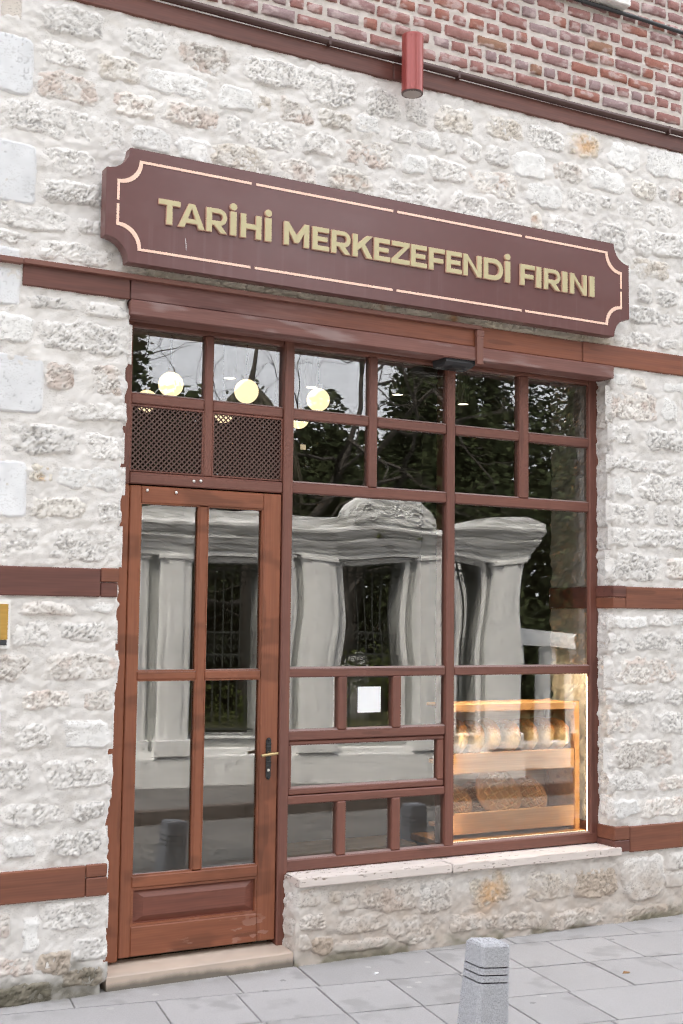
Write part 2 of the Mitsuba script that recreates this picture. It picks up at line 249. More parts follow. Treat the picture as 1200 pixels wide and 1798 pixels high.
def grid(nu, nv):
    i = np.arange(nu * nv).reshape(nv, nu)
    a, b, c, d = i[:-1, :-1], i[:-1, 1:], i[1:, 1:], i[1:, :-1]
    return np.vstack([np.stack([a, b, c], -1).reshape(-1, 3), np.stack([a, c, d], -1).reshape(-1, 3)])
def sst(a, b, x):
    t = np.clip((x - a) / (b - a), 0, 1); return t * t * (3 - 2 * t)
def nf(p, f, o=3, s=0): return meshkit.fbm(np.asarray(p) * f, o, s)
def nn(p, f, s=0): return meshkit.noise(np.asarray(p) * f, s)
def lerp(a, b, t): return a + (np.asarray(b) - a) * t[..., None]
WALL = -0.131

# ------------------------------------------------------------------ masonry colours
ORX = 3.835
def soil(P, col):
    """dirt, moss and rust at their own places, and a browner band below the sign"""
    x, z = P[:, 0], P[:, 2]
    n1 = nf(P, 7, 3, 5); n2 = nf(P, 22, 3, 6)
    low = sst(0.46, 0.12, z + 0.22 * (n1 - 0.5)) * sst(2.4, 2.9, x)
    col = lerp(col, (0.41, 0.335, 0.275), 0.72 * low * (0.55 + 0.9 * (n2 - 0.2)))
    for sx_, sz_, rx_, rz_ in ((ORX, 0.235, 0.065, 0.085), (4.462, 4.205, 0.075, 0.06)):
        o_ = np.exp(-((x - sx_ - 0.3 * (z - sz_)) / rx_) ** 2 - ((z - sz_) / rz_) ** 2) * sst(0.25, 0.55, n2)
        col = lerp(col, (0.62, 0.34, 0.13), 0.62 * np.clip(o_, 0, 1))
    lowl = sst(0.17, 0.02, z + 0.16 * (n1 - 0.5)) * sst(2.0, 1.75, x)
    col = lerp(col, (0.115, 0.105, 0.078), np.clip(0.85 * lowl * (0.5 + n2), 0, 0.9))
    moss = sst(0.085, 0.0, z + 0.10 * (n2 - 0.5)) * sst(0.42, 0.62, n1 + 0.25 * np.exp(-((x - 3.15) / 0.25) ** 2) + 0.2 * np.exp(-((x - 3.75) / 0.2) ** 2))
    col = lerp(col, (0.13, 0.12, 0.075), 0.8 * moss * sst(2.5, 2.8, x))
    us = sst(2.985, 3.01, z) * sst(3.19, 3.12, z) * sst(1.75, 2.0, x) * sst(4.75, 4.6, x)  # browner band between the lintel and the sign
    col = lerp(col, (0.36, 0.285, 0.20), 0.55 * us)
    for rx in (3.15, 3.60):
        us2 = us * np.exp(-((x - rx) / 0.03) ** 2) * sst(0.3, 0.6, n2)
        col = lerp(col, (0.36, 0.15, 0.045), 0.8 * us2)
    blk = np.exp(-((x - 1.845) / 0.03) ** 2 - ((z - 2.965) / 0.035) ** 2) * sst(0.25, 0.5, n2)
    col = lerp(col, (0.10, 0.10, 0.09), 0.8 * blk)
    edge = np.exp(-((x - 1.87) / 0.022) ** 2) * sst(0.10, 0.0, np.abs(z - 0.05)) * sst(0.2, 0.45, n2)
    col = lerp(col, (0.09, 0.09, 0.085), 0.85 * edge)
    return np.clip(col, 0.01, 0.9)
KIND = {'g': ((0.71, 0.69, 0.668), (0.575, 0.553, 0.533)), 'p': ((0.71, 0.68, 0.645), (0.54, 0.43, 0.375)), 't': ((0.70, 0.67, 0.63), (0.55, 0.485, 0.415)),
        'w': ((0.74, 0.73, 0.715), (0.61, 0.595, 0.58)), 'o': ((0.68, 0.64, 0.57), (0.58, 0.34, 0.14)), 'o2': ((0.69, 0.655, 0.61), (0.45, 0.24, 0.13)),
        's': ((0.60, 0.55, 0.50), (0.57, 0.51, 0.45)), 'q': ((0.70, 0.705, 0.72), (0.62, 0.62, 0.635)), 'b': ((0.54, 0.47, 0.40), (0.36, 0.29, 0.235)), 'm': ((0.38, 0.34, 0.28), (0.15, 0.14, 0.105))}

def stone_mesh(cx, cz, w, h, kind, seed, plane='y', wall=WALL):
    rng = np.random.default_rng(seed)
    smooth = kind in 'qs'
    k = 1.17
    step = 0.0056
    nu, nv = int(np.clip(w * k / step, 12, 72)), int(np.clip(h * k / step, 10, 52))
    a, b = np.meshgrid(np.linspace(-k, k, nu), np.linspace(-k, k, nv))
    u, v = (a * w / 2).ravel(), (b * h / 2).ravel()
    off = rng.uniform(0, 50, 3)
    Q = np.stack([u, v, 0 * u], 1) + off
    a, b = a.ravel(), b.ravel()
    wob = 0.0 if smooth else 1.0
    w, h = (w, h) if smooth else (w + 0.056, h + 0.052)
    du = (0.030 * wob + 0.006) * (nf(Q, 11, 2, 1) - 0.5) * 2 + (0.011 * wob + 0.003) * (nf(Q, 38, 2, 2) - 0.5) * 2
    dv = (0.024 * wob + 0.006) * (nf(Q, 11, 2, 3) - 0.5) * 2 + (0.010 * wob + 0.003) * (nf(Q, 38, 2, 4) - 0.5) * 2
    # corners knocked off at random
    aa, bb = np.abs(a + du / (w / 2)), np.abs(b + dv / (h / 2))
    cut = np.zeros_like(aa)
    if not smooth:
        for sx in (-1, 1):
            for sy in (-1, 1):
                c = rng.uniform(0.0, 0.38)
                cut = np.maximum(cut, (sx * (a + du / (w / 2)) + sy * (b + dv / (h / 2))) / (2 - c))
    pw = 9.0 if smooth else rng.uniform(4.2, 7.0)
    s = np.maximum((aa ** pw + bb ** pw) ** (1 / pw), cut)
    depth = 0.007 if kind == 'q' else (0.008 if kind == 's' else rng.uniform(0.007, 0.015))
    dist = (1 - s) * min(w, h) / 2                       # about metres inside the outline
    soft = 0.0 if smooth else 0.016 * (nf(Q, 26, 2, 33) - 0.5)
    edge = sst(0.0, 0.005 if smooth else np.where(b < 0, 0.014, 0.026), dist + soft)
    fade = sst(0.0, -0.012, dist + soft)
    face = depth * edge
    if smooth:
        face += 0.0015 * (nf(Q, 30, 2, 9) - 0.5) * edge
        pit = sst(0.72, 0.84, nn(Q, 105, 12)) * sst(0.35, 0.6, nf(Q, 9, 2, 3)) * edge
        face -= 0.002 * pit
        ridge = 0 * pit
    else:
        big = nf(Q, 10, 2, 5) - 0.5
        mid = nf(Q, 40, 3, 6) - 0.5
        rid = 1 - 2 * np.abs(nf(Q + 3 * (nf(Q, 20, 2, 7)[:, None] - 0.5) * 0.02, 46, 2, 8) - 0.5)
        rough = 1.0 if kind not in 'w' else 0.45
        face += edge * rough * (0.018 * big + 0.0125 * mid) - edge * rough * 0.005 * sst(0.70, 0.97, rid)
        pit = sst(0.66, 0.80, nn(Q, 95, 10)) * sst(0.40, 0.62, nf(Q, 13, 2, 11) + 0.04) * rough
        pit = np.maximum(pit, sst(0.66, 0.80, nn(Q, 160, 14)) * 0.8 * rough)
        face -= edge * 0.007 * pit
        ridge = sst(0.75, 0.97, rid) * rough
    y = face - 0.020 * fade - 0.002 * (1 - edge)
    if plane == 'y':
        P = np.stack([cx + u, np.full_like(u, wall) - y, cz + v], 1)
    else:                                                # on the reveal, facing -x
        P = np.stack([np.full_like(u, wall) - y, cx + u, cz + v], 1)
    c1, c2 = (np.array(c) for c in KIND[kind])
    t1 = nf(Q, 16, 3, 20)
    tone = rng.uniform(0.90, 1.06)
    hot = rng.uniform(-0.05, 0.05)
    if kind in 'gw':
        hot -= 0.07
    blot = np.clip(sst(0.46 - hot, 0.70 - hot, nf(Q, 14, 3, 21)) * 0.55 + 0.4 * pit * (kind != 'q') + 0.10 * ridge, 0, 1)
    if kind in ('o', 'o2'):
        blot = np.maximum(blot, 0) * np.clip(1.6 - ((a - rng.uniform(-.3, .3)) ** 2 * 2.2 + b ** 2 * (1.2 if kind == 'o' else 5)), 0, 1)
    col = lerp(np.broadcast_to(c1 * tone, P.shape), c2, blot) * (0.90 + 0.2 * t1)[:, None]
    col = col * (1 - 0.40 * pit[:, None] * (0.8 if kind == 'q' else 1.0))
    mort = sst(0.012, -0.004, dist + soft)[:, None] * (0.3 if smooth else 1)
    mcol = np.array((0.66, 0.637, 0.616))
    col = col * (1 - mort) + mcol * mort
    return trimesh.Trimesh(P, grid(nu, nv), process=False), soil(P, col)

def sheet(profile, z0, z1, res, zcut=None, amp=1.0, base=(0.66, 0.637, 0.616), strong=None, seed=3, xshift=None):
    """mortared wall face over a plan polyline (x, y), its free side to the right of the walking direction"""
    P = np.array(profile, float)
    L = np.r_[0, np.cumsum(np.linalg.norm(np.diff(P, axis=0), axis=1))]
    n = max(3, int(L[-1] / res)); s = np.linspace(0, L[-1], n)
    xy = np.stack([np.interp(s, L, P[:, 0]), np.interp(s, L, P[:, 1])], 1)
    sm = xy.copy()
    for _ in range(3): sm[1:-1] = (sm[:-2] + 2 * sm[1:-1] + sm[2:]) / 4
    t = np.gradient(sm, axis=0); t /= np.linalg.norm(t, axis=1, keepdims=True)
    nr = np.stack([t[:, 1], -t[:, 0]], 1)
    m = max(3, int((z1 - z0) / res)); z = np.linspace(z0, z1, m)
    X = np.repeat(sm[None], m, 0); Z = np.repeat(z[:, None], n, 1); N = np.repeat(nr[None], m, 0)
    V = np.concatenate([X, Z[..., None]], -1).reshape(-1, 3)
    if xshift is not None: V[:, 0] += xshift(V[:, 2]) 
    Nf = np.concatenate([N, 0 * Z[..., None]], -1).reshape(-1, 3)
    Q = V + seed * 7.3
    d = amp * (0.012 * (nf(Q, 6, 2, 1) - 0.5) + 0.017 * (nf(Q, 20, 2, 2) - 0.5) + 0.016 * (nf(Q, 46, 3, 3) - 0.5))
    ex = np.zeros(len(V))
    if strong is not None:
        ex = strong(V).ravel()
        d = d + ex * (0.030 * (nf(Q * (1, 1, 1.6), 9, 2, 4) - 0.42) + 0.020 * (nf(Q, 34, 2, 5) - 0.5))
    V = V + Nf * d[:, None]
    n1, n2 = nf(Q, 5, 3, 6), nf(Q, 40, 2, 7)
    col = np.broadcast_to(np.array(base), V.shape) * (0.80 + 0.20 * n1 + 0.22 * n2)[:, None]
    col = lerp(col, (0.53, 0.50, 0.465), 0.5 * sst(0.52, 0.74, nf(Q, 11, 3, 12)))
    spk = 0.6 * sst(0.84, 0.93, nn(Q, 140, 8)) * sst(0.45, 0.6, nf(Q, 8, 2, 9))
    col = col * (1 - 0.45 * spk[:, None])
    if strong is not None:
        col = lerp(col, (0.40, 0.375, 0.345), 0.7 * ex * sst(0.5, 0.75, nf(Q, 24, 3, 10)))
    return trimesh.Trimesh(V, grid(n, m), process=False), soil(V, col)

# ------------------------------------------------------------------ the bakery building
B = thing('bakery_building', 'pale rubble stone bakery front with brick above and a maroon timber door and shop window', 'building')
XL = lambda z: 1.829 + 0.0135 * z + 0.012 * (nf(np.stack([0 * z, 0 * z, z], 1), 7, 2, 4) - 0.5) * 2 + 0.007 * (nf(np.stack([0 * z, 0 * z, z], 1), 24, 2, 4) - 0.5) * 2
XR = 4.657
parts, cols = [], []
def addsheet(*a, **k):
    m, c = sheet(*a, **k); parts.append(m); cols.append(c)
def edge_l(V): return sst(-0.06, 0.0, V[:, 0] - (1.85)) * 0.5
def edge_r(V): return np.maximum(sst(-0.128, -0.10, V[:, 1]), sst(XR + 0.10, XR + 0.03, V[:, 0]) * 0.6)
lsh = lambda z: XL(z) - 1.85
def lshift(V2): return lsh(V2)
addsheet([(0.85, WALL), (1.85, WALL), (1.85, 0.03)], -0.06, 3.03, 0.0085, strong=edge_l, seed=1,
         xshift=None)
m0 = parts[0]; v = np.array(m0.vertices); wgt = sst(1.45, 1.84, v[:, 0]); v[:, 0] += wgt * lsh(v[:, 2]); m0.vertices = v
addsheet([(XR, 0.03), (XR, WALL), (6.3, WALL)], 0.355, 3.03, 0.0085, strong=edge_r, seed=2)
addsheet([(0.85, WALL), (6.3, WALL)], 3.0, 4.36, 0.0085, seed=1)
addsheet([(2.748, 0.03), (2.748, WALL + 0.004), (6.3, WALL)], -0.06, 0.372, 0.0085, strong=lambda V: np.maximum(sst(-0.125, -0.10, V[:, 1]), 0.45 * sst(4.8, 4.6, V[:, 0])), seed=4)
mw = cat(parts)
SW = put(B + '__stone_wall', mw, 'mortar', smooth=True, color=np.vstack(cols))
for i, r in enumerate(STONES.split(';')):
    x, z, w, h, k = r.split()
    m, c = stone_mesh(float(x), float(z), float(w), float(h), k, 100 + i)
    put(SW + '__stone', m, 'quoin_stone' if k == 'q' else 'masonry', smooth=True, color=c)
rr = random.Random(5)
xx = 1.86
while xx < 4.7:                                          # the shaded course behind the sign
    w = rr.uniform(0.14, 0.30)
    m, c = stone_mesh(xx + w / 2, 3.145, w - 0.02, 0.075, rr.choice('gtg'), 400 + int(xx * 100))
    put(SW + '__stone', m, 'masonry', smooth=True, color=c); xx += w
for z, h, k in ((2.73, .13, 'p'), (2.57, .10, 'g'), (2.43, .11, 'g'), (2.29, .09, 'w'), (2.17, .11, 'g'), (2.03, .10, 'g'), (1.90, .12, 'w'), (1.60, .09, 'g'), (1.48, .09, 'g'), (1.36, .13, 'p'), (1.20, .09, 'g'), (1.06, .12, 'p'), (0.90, .14, 'g'), (0.75, .09, 'g'), (0.61, .12, 'w')):
    m, c = stone_mesh(-0.055, z, 0.115, h, k, 500 + int(z * 100), plane='x', wall=XR + 0.004)
    put(SW + '__stone', m, 'masonry', smooth=True, color=c)
for z, h, k in ((0.28, .09, 'g'), (0.17, .08, 'w'), (0.07, .08, 'g')):
    m, c = stone_mesh(-0.06, z, 0.10, h, k, 700 + int(z * 100), plane='x', wall=2.75)
    put(SW + '__stone', m, 'masonry', smooth=True, color=c)
# the body of the wall behind its faces
put(B + '__wall_core', cat([bx(-1.2, 1.82, -0.095, 0.42, -0.1, 6.4, 0), bx(4.69, 10, -0.095, 0.42, -0.1, 6.4, 0), bx(1.82, 4.69, -0.095, 0.42, 2.99, 6.4, 0), bx(2.78, 4.69, -0.095, 0.40, -0.1, 0.352, 0)]), 'core_stone')
# inner side of the right jamb
m, c = sheet([(4.668, 0.42), (4.668, 0.062)], 0.40, 3.0, 0.010, strong=lambda V: np.ones(len(V)), seed=9, base=(0.47, 0.44, 0.40))
put(B + '__inner_jamb', m, 'mortar', smooth=True, color=c)
put(B + '__inner_timber', bx(4.652, 4.70, 0.065, 0.425, 1.667, 1.786), 'beam_wood'); put(B + '__inner_timber', bx(4.652, 4.70, 0.065, 0.425, 0.372, 0.50), 'beam_wood')
# bricks
bs, bc = sheet([(0.85, WALL + 0.006), (6.3, WALL + 0.006)], 4.35, 5.75, 0.012, seed=6, amp=0.7, base=(0.545, 0.495, 0.46))
BW = put(B + '__brick_wall', bs, 'mortar', smooth=True, color=bc)
def brick(k):
    a, b = [((0.25, 0.115, 0.102), (0.325, 0.182, 0.168)), ((0.235, 0.128, 0.125), (0.31, 0.195, 0.192)), ((0.275, 0.108, 0.082), (0.335, 0.168, 0.136)), ((0.255, 0.175, 0.178), (0.32, 0.235, 0.238)), ((0.262, 0.135, 0.09), (0.295, 0.18, 0.13))][k]
    def fn(p, n, uv):
        c = mix(a, b, fbm(p.x * 24, p.z * 40, 0, 3))
        e = smoothstep(0.50, 0.72, fbm(p.x * 18 + 5, p.z * 34, 1, 3)) 
        return mix(c, (0.52, 0.42, 0.41), e * 0.62) * (0.85 + 0.3 * noise(p.x * 240, p.z * 240, p.y * 240))
    return fn
for k in range(5): mat(f'brick_{k}', bump(princ(proc(brick(k)), 0.9, specular=0.25), lambda p, n, uv: 0.0022 * fbm(p.x * 120, p.y * 120, p.z * 120, 2)))
def brick_mesh(x0, x1, z0, z1, rng):
    w, h = x1 - x0, z1 - z0
    nu, nv = (13, 7) if w > 0.13 else (8, 7)
    a, b = np.meshgrid(np.linspace(-1.1, 1.1, nu), np.linspace(-1.25, 1.25, nv)); a, b = a.ravel(), b.ravel()
    u, v2 = np.clip(a, -1.0, 1.0) * w / 2, np.clip(b, -1.0, 1.0) * h / 2
    Q = np.stack([u, v2, 0 * u], 1) + rng.uniform(0, 60, 3)
    e = np.maximum(np.abs(a) * 1.0, np.abs(b))
    y = 0.010 * sst(1.06, 0.80, np.maximum((np.abs(a) - 0.92) / 0.18 + 0.9, (np.abs(b) - 0.80) / 0.42 + 0.85)) + 0.004 * (nf(Q, 40, 2, 3) - 0.5) - 0.006 * (e > 1.05)
    u = u + 0.004 * (nf(Q, 30, 2, 1) - 0.5) * 2; v2 = v2 + 0.005 * (nf(Q, 30, 2, 2) - 0.5) * 2
    tl = rng.uniform(-0.012, 0.012)
    P = np.stack([(x0 + x1) / 2 + u - v2 * tl, WALL + 0.001 - y + rng.uniform(-0.003, 0.003), (z0 + z1) / 2 + v2 + u * tl], 1)
    return trimesh.Trimesh(P, grid(nu, nv), process=False)
rng = np.random.default_rng(11)
far_bricks, nb = [], 0
for row in range(11):
    zc = 4.4935 + 0.0767 * row
    xs = 2.0 + 0.31 * row + rng.uniform(0, 0.1)           # the courses leave the picture to the left where they pass its top edge
    head = row % 2 == 1
    x = xs - 0.35
    while x < 5.45:
        L_ = rng.normal(0.083, 0.007) if head else rng.normal(0.184, 0.008)
        if rng.uniform() < 0.08: L_ = 0.184 if head else 0.085
        hh = rng.normal(0.0535, 0.0028)
        dz = rng.normal(0, 0.003)
        if zc > 4.99 and 3.6 < x < 4.74: pass
        m = brick_mesh(x, x + L_, zc - hh / 2 + dz, zc + hh / 2 + dz, rng)
        k = int(rng.choice(5, p=[0.42, 0.24, 0.14, 0.14, 0.06]))
        if nb < 270: put(BW + '__brick', m, f'brick_{k}', smooth=35); nb += 1
        else: far_bricks.append(m)
        x += L_ + rng.normal(0.019, 0.003)
if far_bricks: lab(put(BW + '__brick_field', cat(far_bricks), 'brick_0', smooth=35), None, kind='stuff')
# timber courses
def beam(x0, x1, z0, z1, m='beam_wood', y0=-0.147, y1=-0.05, k='timber_beam'):
    return put(B + '__' + k, bx(x0, x1, y0, y1, z0, z1, 0.004), m)
beam(0.8, 3.2185, 4.297, 4.387); beam(3.2215, 6.3, 4.300, 4.389)
beam(1.389, 1.866, 2.992, 3.100); beam(1.870, 4.43, 2.9935, 3.104, 'lintel_wood'); beam(4.433, 6.3, 2.993, 3.107, 'lintel_wood', y0=-0.1485)
beam(1.868, 4.645, 2.922, 2.9915, 'weathered_wood', y0=-0.157, y1=-0.03, k='lintel_board')
beam(0.8, 1.768, 1.674, 1.796); beam(1.770, 1.846, 1.674, 1.7365, y0=-0.146); beam(1.770, 1.850, 1.7385, 1.799, 'orange_wood', y0=-0.150, k='beam_end_block')
beam(4.731, 6.3, 1.668, 1.786, 'orange_wood'); beam(4.640, 4.729, 1.7285, 1.790, 'beam_wood', y0=-0.149, y1=0.0, k='beam_end_block'); beam(4.6415, 4.729, 1.668, 1.7265, 'orange_wood', y0=-0.146, y1=0.0)
beam(0.8, 1.738, 0.411, 0.541, 'orange_wood'); beam(1.7405, 1.832, 0.490, 0.543, 'orange_wood'); beam(1.7405, 1.834, 0.411, 0.488, 'orange_wood', y0=-0.149, k='beam_end_block')
beam(4.748, 6.3, 0.365, 0.500, 'orange_wood'); beam(4.6405, 4.746, 0.4325, 0.504, 'orange_wood', y1=0.0); beam(4.639, 4.744, 0.372, 0.4305, 'beam_wood', y0=-0.149, y1=0.0, k='beam_end_block')
# sill, step
def worn(m, size, amp, f):
    m = m.subdivide_to_size(size); m.merge_vertices()
    v = np.array(m.vertices); n_ = np.array(m.vertex_normals)
    sharp = np.clip(np.abs(n_).sum(1) - 1.02, 0, 0.5) / 0.5      # larger along the arrises
    d_ = amp * 0.25 * (nf(v, f, 3, 2) - 0.5) - amp * sharp * np.clip(nf(v, f * 0.8, 3, 4) - 0.42, 0, 1) * 5
    m.vertices = v + n_ * d_[:, None]
    return m
put(B + '__window_sill', worn(bx(2.745, 3.5885, -0.164, 0.012, 0.358, 0.400, 0.004), 0.014, 0.010, 26), 'travertine', smooth=50); put(B + '__window_sill', worn(bx(3.590, 4.676, -0.165, 0.012, 0.357, 0.399, 0.004), 0.014, 0.010, 26), 'travertine', smooth=50)
put(B + '__door_step', hull([(1.85, -0.118, 0.0), (2.742, -0.118, 0.0), (1.85, -0.118, 0.056), (2.742, -0.118, 0.060), (1.85, -0.112, 0.061), (2.742, -0.112, 0.065), (1.85, 0.06, 0.078), (2.742, 0.06, 0.080), (1.85, 0.06, 0), (2.742, 0.06, 0)]), 'step_stone')
put(B + '__door_step', bx(2.7435, 2.79, -0.112, 0.03, -0.01, 0.068, 0.006), 'step_stone')
put(B + '__upper_sill', cat([bx(3.5, 4.735, -0.215, -0.10, 5.036, 5.085, 0.005), bx(3.56, 4.69, -0.17, -0.10, 5.085, 5.5, 0.004)]), 'white_board')

# ---- shop window
V_, H_ = 'frame_wood_v', 'frame_wood_h'
Wn = put(B + '__shop_window', bx(2.708, 2.7585, -0.012, 0.10, 0.062, 2.99, 0.005), V_)
put(Wn + '__jamb_post', bx(1.80, 1.940, -0.002, 0.085, 0.085, 2.185, 0.006), 'door_wood_v'); put(Wn + '__jamb_post', bx(1.80, 1.9395, -0.001, 0.085, 2.186, 2.99, 0.006), V_); put(Wn + '__jamb_post', bx(4.600, 4.690, 0.0, 0.033, 0.40, 2.99, 0.006), V_)
def mull(x0, x1, z0, z1, y0=0.002, y1=0.06): return put(Wn + '__mullion', bx(x0, x1, y0, y1, z0, z1, 0.005), V_)
def trans(x0, x1, z0, z1, y0=0.004, y1=0.058): return put(Wn + '__transom', bx(x0, x1, y0, y1, z0, z1, 0.005), H_)
trans(1.935, 2.7075, 2.908, 2.985); trans(2.759, 4.605, 2.908, 2.985)
mull(2.297, 2.340, 2.244, 2.91); mull(3.188, 3.237, 2.249, 2.91); mull(3.656, 3.707, 0.455, 2.91, 0.0, 0.105); mull(4.123, 4.185, 2.249, 2.91)
for z0, z1 in ((2.556, 2.604),):
    for x0, x1 in ((1.938, 2.296), (2.341, 2.7075), (2.759, 3.187), (3.238, 3.655), (3.708, 4.122), (4.186, 4.602)): trans(x0, x1, z0, z1)
trans(1.938, 2.7075, 2.190, 2.243, y0=-0.004)
for z0, z1 in ((2.196, 2.248), (1.311, 1.353)): trans(2.759, 3.655, z0, z1); trans(3.708, 4.602, z0, z1)
trans(2.759, 3.655, 1.012, 1.057); trans(2.759, 3.655, 0.713, 0.753); trans(2.752, 4.655, 0.403, 0.457, y0=-0.003)
for x0, x1, z0, z1 in ((3.032, 3.080, 1.057, 1.312), (3.342, 3.390, 1.057, 1.312), (3.032, 3.080, 0.457, 0.714), (3.342, 3.390, 0.457, 0.714)): mull(x0, x1, z0, z1)
# the hopper sash
put(Wn + '__sash_rail', bx(2.766, 3.652, 0.010, 0.055, 0.989, 1.009, 0.005), H_); put(Wn + '__sash_rail', bx(2.766, 3.652, 0.010, 0.055, 0.756, 0.787, 0.005), H_)
put(Wn + '__sash_stile', bx(2.766, 2.784, 0.011, 0.054, 0.788, 0.988, 0.004), V_); put(Wn + '__sash_stile', bx(3.614, 3.652, 0.011, 0.054, 0.788, 0.988, 0.005), V_)
def pane(x0, x1, z0, z1, seed, y=0.026, holder=None, amp=1.0, k='glass_pane'):
    e = 0.008
    x0, x1, z0, z1 = x0 - e, x1 + e, z0 - e, z1 + e
    nu, nv = max(4, int((x1 - x0) / 0.02)), max(4, int((z1 - z0) / 0.02))
    a, b = np.meshgrid(np.linspace(x0, x1, nu), np.linspace(z0, z1, nv))
    Q = np.stack([a.ravel() * 0.9, b.ravel(), np.full(a.size, seed * 3.1)], 1)
    d = 0.00075 * (nf(Q, 2.3, 1, seed) - 0.5) + 0.00002 * (nn(Q * (1, 1, 1), 7, seed + 5) - 0.5)
    rg = random.Random(seed)
    tilt = (rg.uniform(-1, 1) * 0.0012, rg.uniform(-1, 1) * 0.0012)
    wv = max(0.0, amp - 1) * 0.00095 * (a.ravel() - (x0 + x1) / 2) * np.sin(2 * np.pi * (b.ravel() / 0.66 + 0.35 * seed + 0.25 * np.sin(4 * a.ravel())))
    yy = y + amp * d + wv + tilt[0] * (a.ravel() - (x0 + x1) / 2) + tilt[1] * (b.ravel() - (z0 + z1) / 2)
    P = np.stack([a.ravel(), yy, b.ravel()], 1)
    return put((holder or Wn) + '__' + k, trimesh.Trimesh(P, grid(nu, nv), process=False), 'glass', smooth=True)
PX = [(1.938, 2.297), (2.340, 2.708), (2.759, 3.188), (3.237, 3.656), (3.707, 4.123), (4.185, 4.600)]
s_ = 1
for x0, x1 in PX: pane(x0, x1, 2.604, 2.908, s_); s_ += 1
for x0, x1 in PX: pane(x0, x1, 2.248, 2.556, s_, y=0.026 if x0 > 2.7 else 0.045); s_ += 1
pane(2.759, 3.656, 1.353, 2.196, s_, amp=2.6); pane(3.707, 4.600, 1.353, 2.196, s_ + 1, amp=2.6); pane(3.707, 4.600, 0.457, 1.311, s_ + 2); s_ += 3
for x0, x1 in ((2.759, 3.032), (3.080, 3.342), (3.390, 3.656)):
    pane(x0, x1, 1.057, 1.311, s_); pane(x0, x1, 0.457, 0.713, s_ + 1); s_ += 2
pane(2.784, 3.614, 0.787, 0.989, s_, y=0.030); s_ += 1
# putty beads along each lower pane edge, their caught light put into a paler colour
def bead(x0, x1, z, y0=0.006, y1=0.024, holder=None, m=H_):
    return put((holder or Wn) + '__glazing_bead', hull([(x0, y0, z), (x1, y0, z), (x0, y1, z), (x1, y1, z), (x0, y1, z + 0.009), (x1, y1, z + 0.009), (x0, y0 + 0.003, z + 0.003), (x1, y0 + 0.003, z + 0.003)]), m)
mat('lit_bead_wood', princ(C(0.23, 0.15, 0.135), 0.5))
for x0, x1 in PX: bead(x0, x1, 2.603, m='lit_bead_wood')
for x0, x1 in PX[2:]: bead(x0, x1, 2.247, m='lit_bead_wood')
bead(2.76, 3.655, 1.352, m='lit_bead_wood'); bead(3.708, 4.6, 1.352, m='lit_bead_wood'); bead(3.708, 4.6, 0.456, m='lit_bead_wood'); bead(2.785, 3.613, 0.786, y0=0.014, y1=0.028, m='lit_bead_wood')
for x0, x1 in ((2.760, 3.031), (3.081, 3.341), (3.391, 3.655)): bead(x0, x1, 1.056, m='lit_bead_wood'); bead(x0, x1, 0.456, m='lit_bead_wood')
# lattice screens over the door
for x0, x1 in PX[:2]:
    z0, z1 = 2.246, 2.554
    Lk = put(B + '__lattice_screen', cat([bx(x0, x1, 0.006, 0.030, z1 - 0.010, z1, 0.002), bx(x0, x1, 0.006, 0.030, z0, z0 + 0.008, 0.002), bx(x0, x0 + 0.008, 0.006, 0.030, z0, z1, 0.002), bx(x1 - 0.008, x1, 0.006, 0.030, z0, z1, 0.002)]), 'frame_wood_h')
    cut = sbox(x0 + 0.002, z0 + 0.002, x1 - 0.002, z1 - 0.002)
    pitch = 0.0178
    for sgn, yy in ((1, 0.010), (-1, 0.0145)):
        c = -1.0
        while c < 1.0:
            mx, mz = (x0 + x1) / 2, (z0 + z1) / 2
            ln = Polygon([(mx - 1, mz + c - sgn * 1 - 0.0042), (mx + 1, mz + c + sgn * 1 - 0.0042), (mx + 1, mz + c + sgn * 1 + 0.0042), (mx - 1, mz + c - sgn * 1 + 0.0042)]).intersection(cut)
            if not ln.is_empty and ln.area > 2e-5 and ln.geom_type == 'Polygon':
                put(Lk + '__slat', extr(ln, yy, 0.0042), 'lattice_wood')
            c += pitch * 1.414
# ---- door
D = put(B + '__door', cat([bx(1.943, 1.9965, 0.000, 0.052, 0.099, 2.183, 0.004), bx(2.611, 2.7035, 0.000, 0.052, 0.101, 2.183, 0.004), bx(2.284, 2.3255, 0.003, 0.050, 0.449, 2.104, 0.005)]), 'door_wood_v')
dr_ = cat([bx(1.997, 2.6105, 0.001, 0.051, 2.107, 2.183, 0.004)])
put(D + '__rail', dr_, 'door_wood_h')
for x0, x1 in ((1.997, 2.2835), (2.326, 2.6105)): put(D + '__rail', bx(x0, x1, 0.003, 0.050, 1.308, 1.346, 0.005), 'door_wood_h')
put(D + '__rail', bx(1.997, 2.6105, 0.001, 0.051, 0.396, 0.446, 0.004), 'door_wood_h'); put(D + '__rail', bx(1.997, 2.6105, 0.001, 0.051, 0.100, 0.228, 0.004), 'door_wood_h')
def rpanel(x0, x1, z0, z1):
    i = 0.058
    return cat([bx(x0, x1, 0.022, 0.04, z0, z1, 0), hull([(x0 + .012, 0.024, z0 + .012), (x1 - .012, 0.024, z0 + .012), (x0 + .012, 0.024, z1 - .012), (x1 - .012, 0.024, z1 - .012), (x0 + i, 0.006, z0 + i * .75), (x1 - i, 0.006, z0 + i * .75), (x0 + i, 0.006, z1 - i * .75), (x1 - i, 0.006, z1 - i * .75)])])
put(D + '__raised_panel', rpanel(1.997, 2.6105, 0.2285, 0.3955), 'panel_wood')
fr = sbox(1.9972, 0.2287, 2.6103, 0.3953); put(D + '__panel_moulding', extr(fr.difference(fr.buffer(-0.010, join_style=2)), 0.006, 0.018), 'door_wood_h')
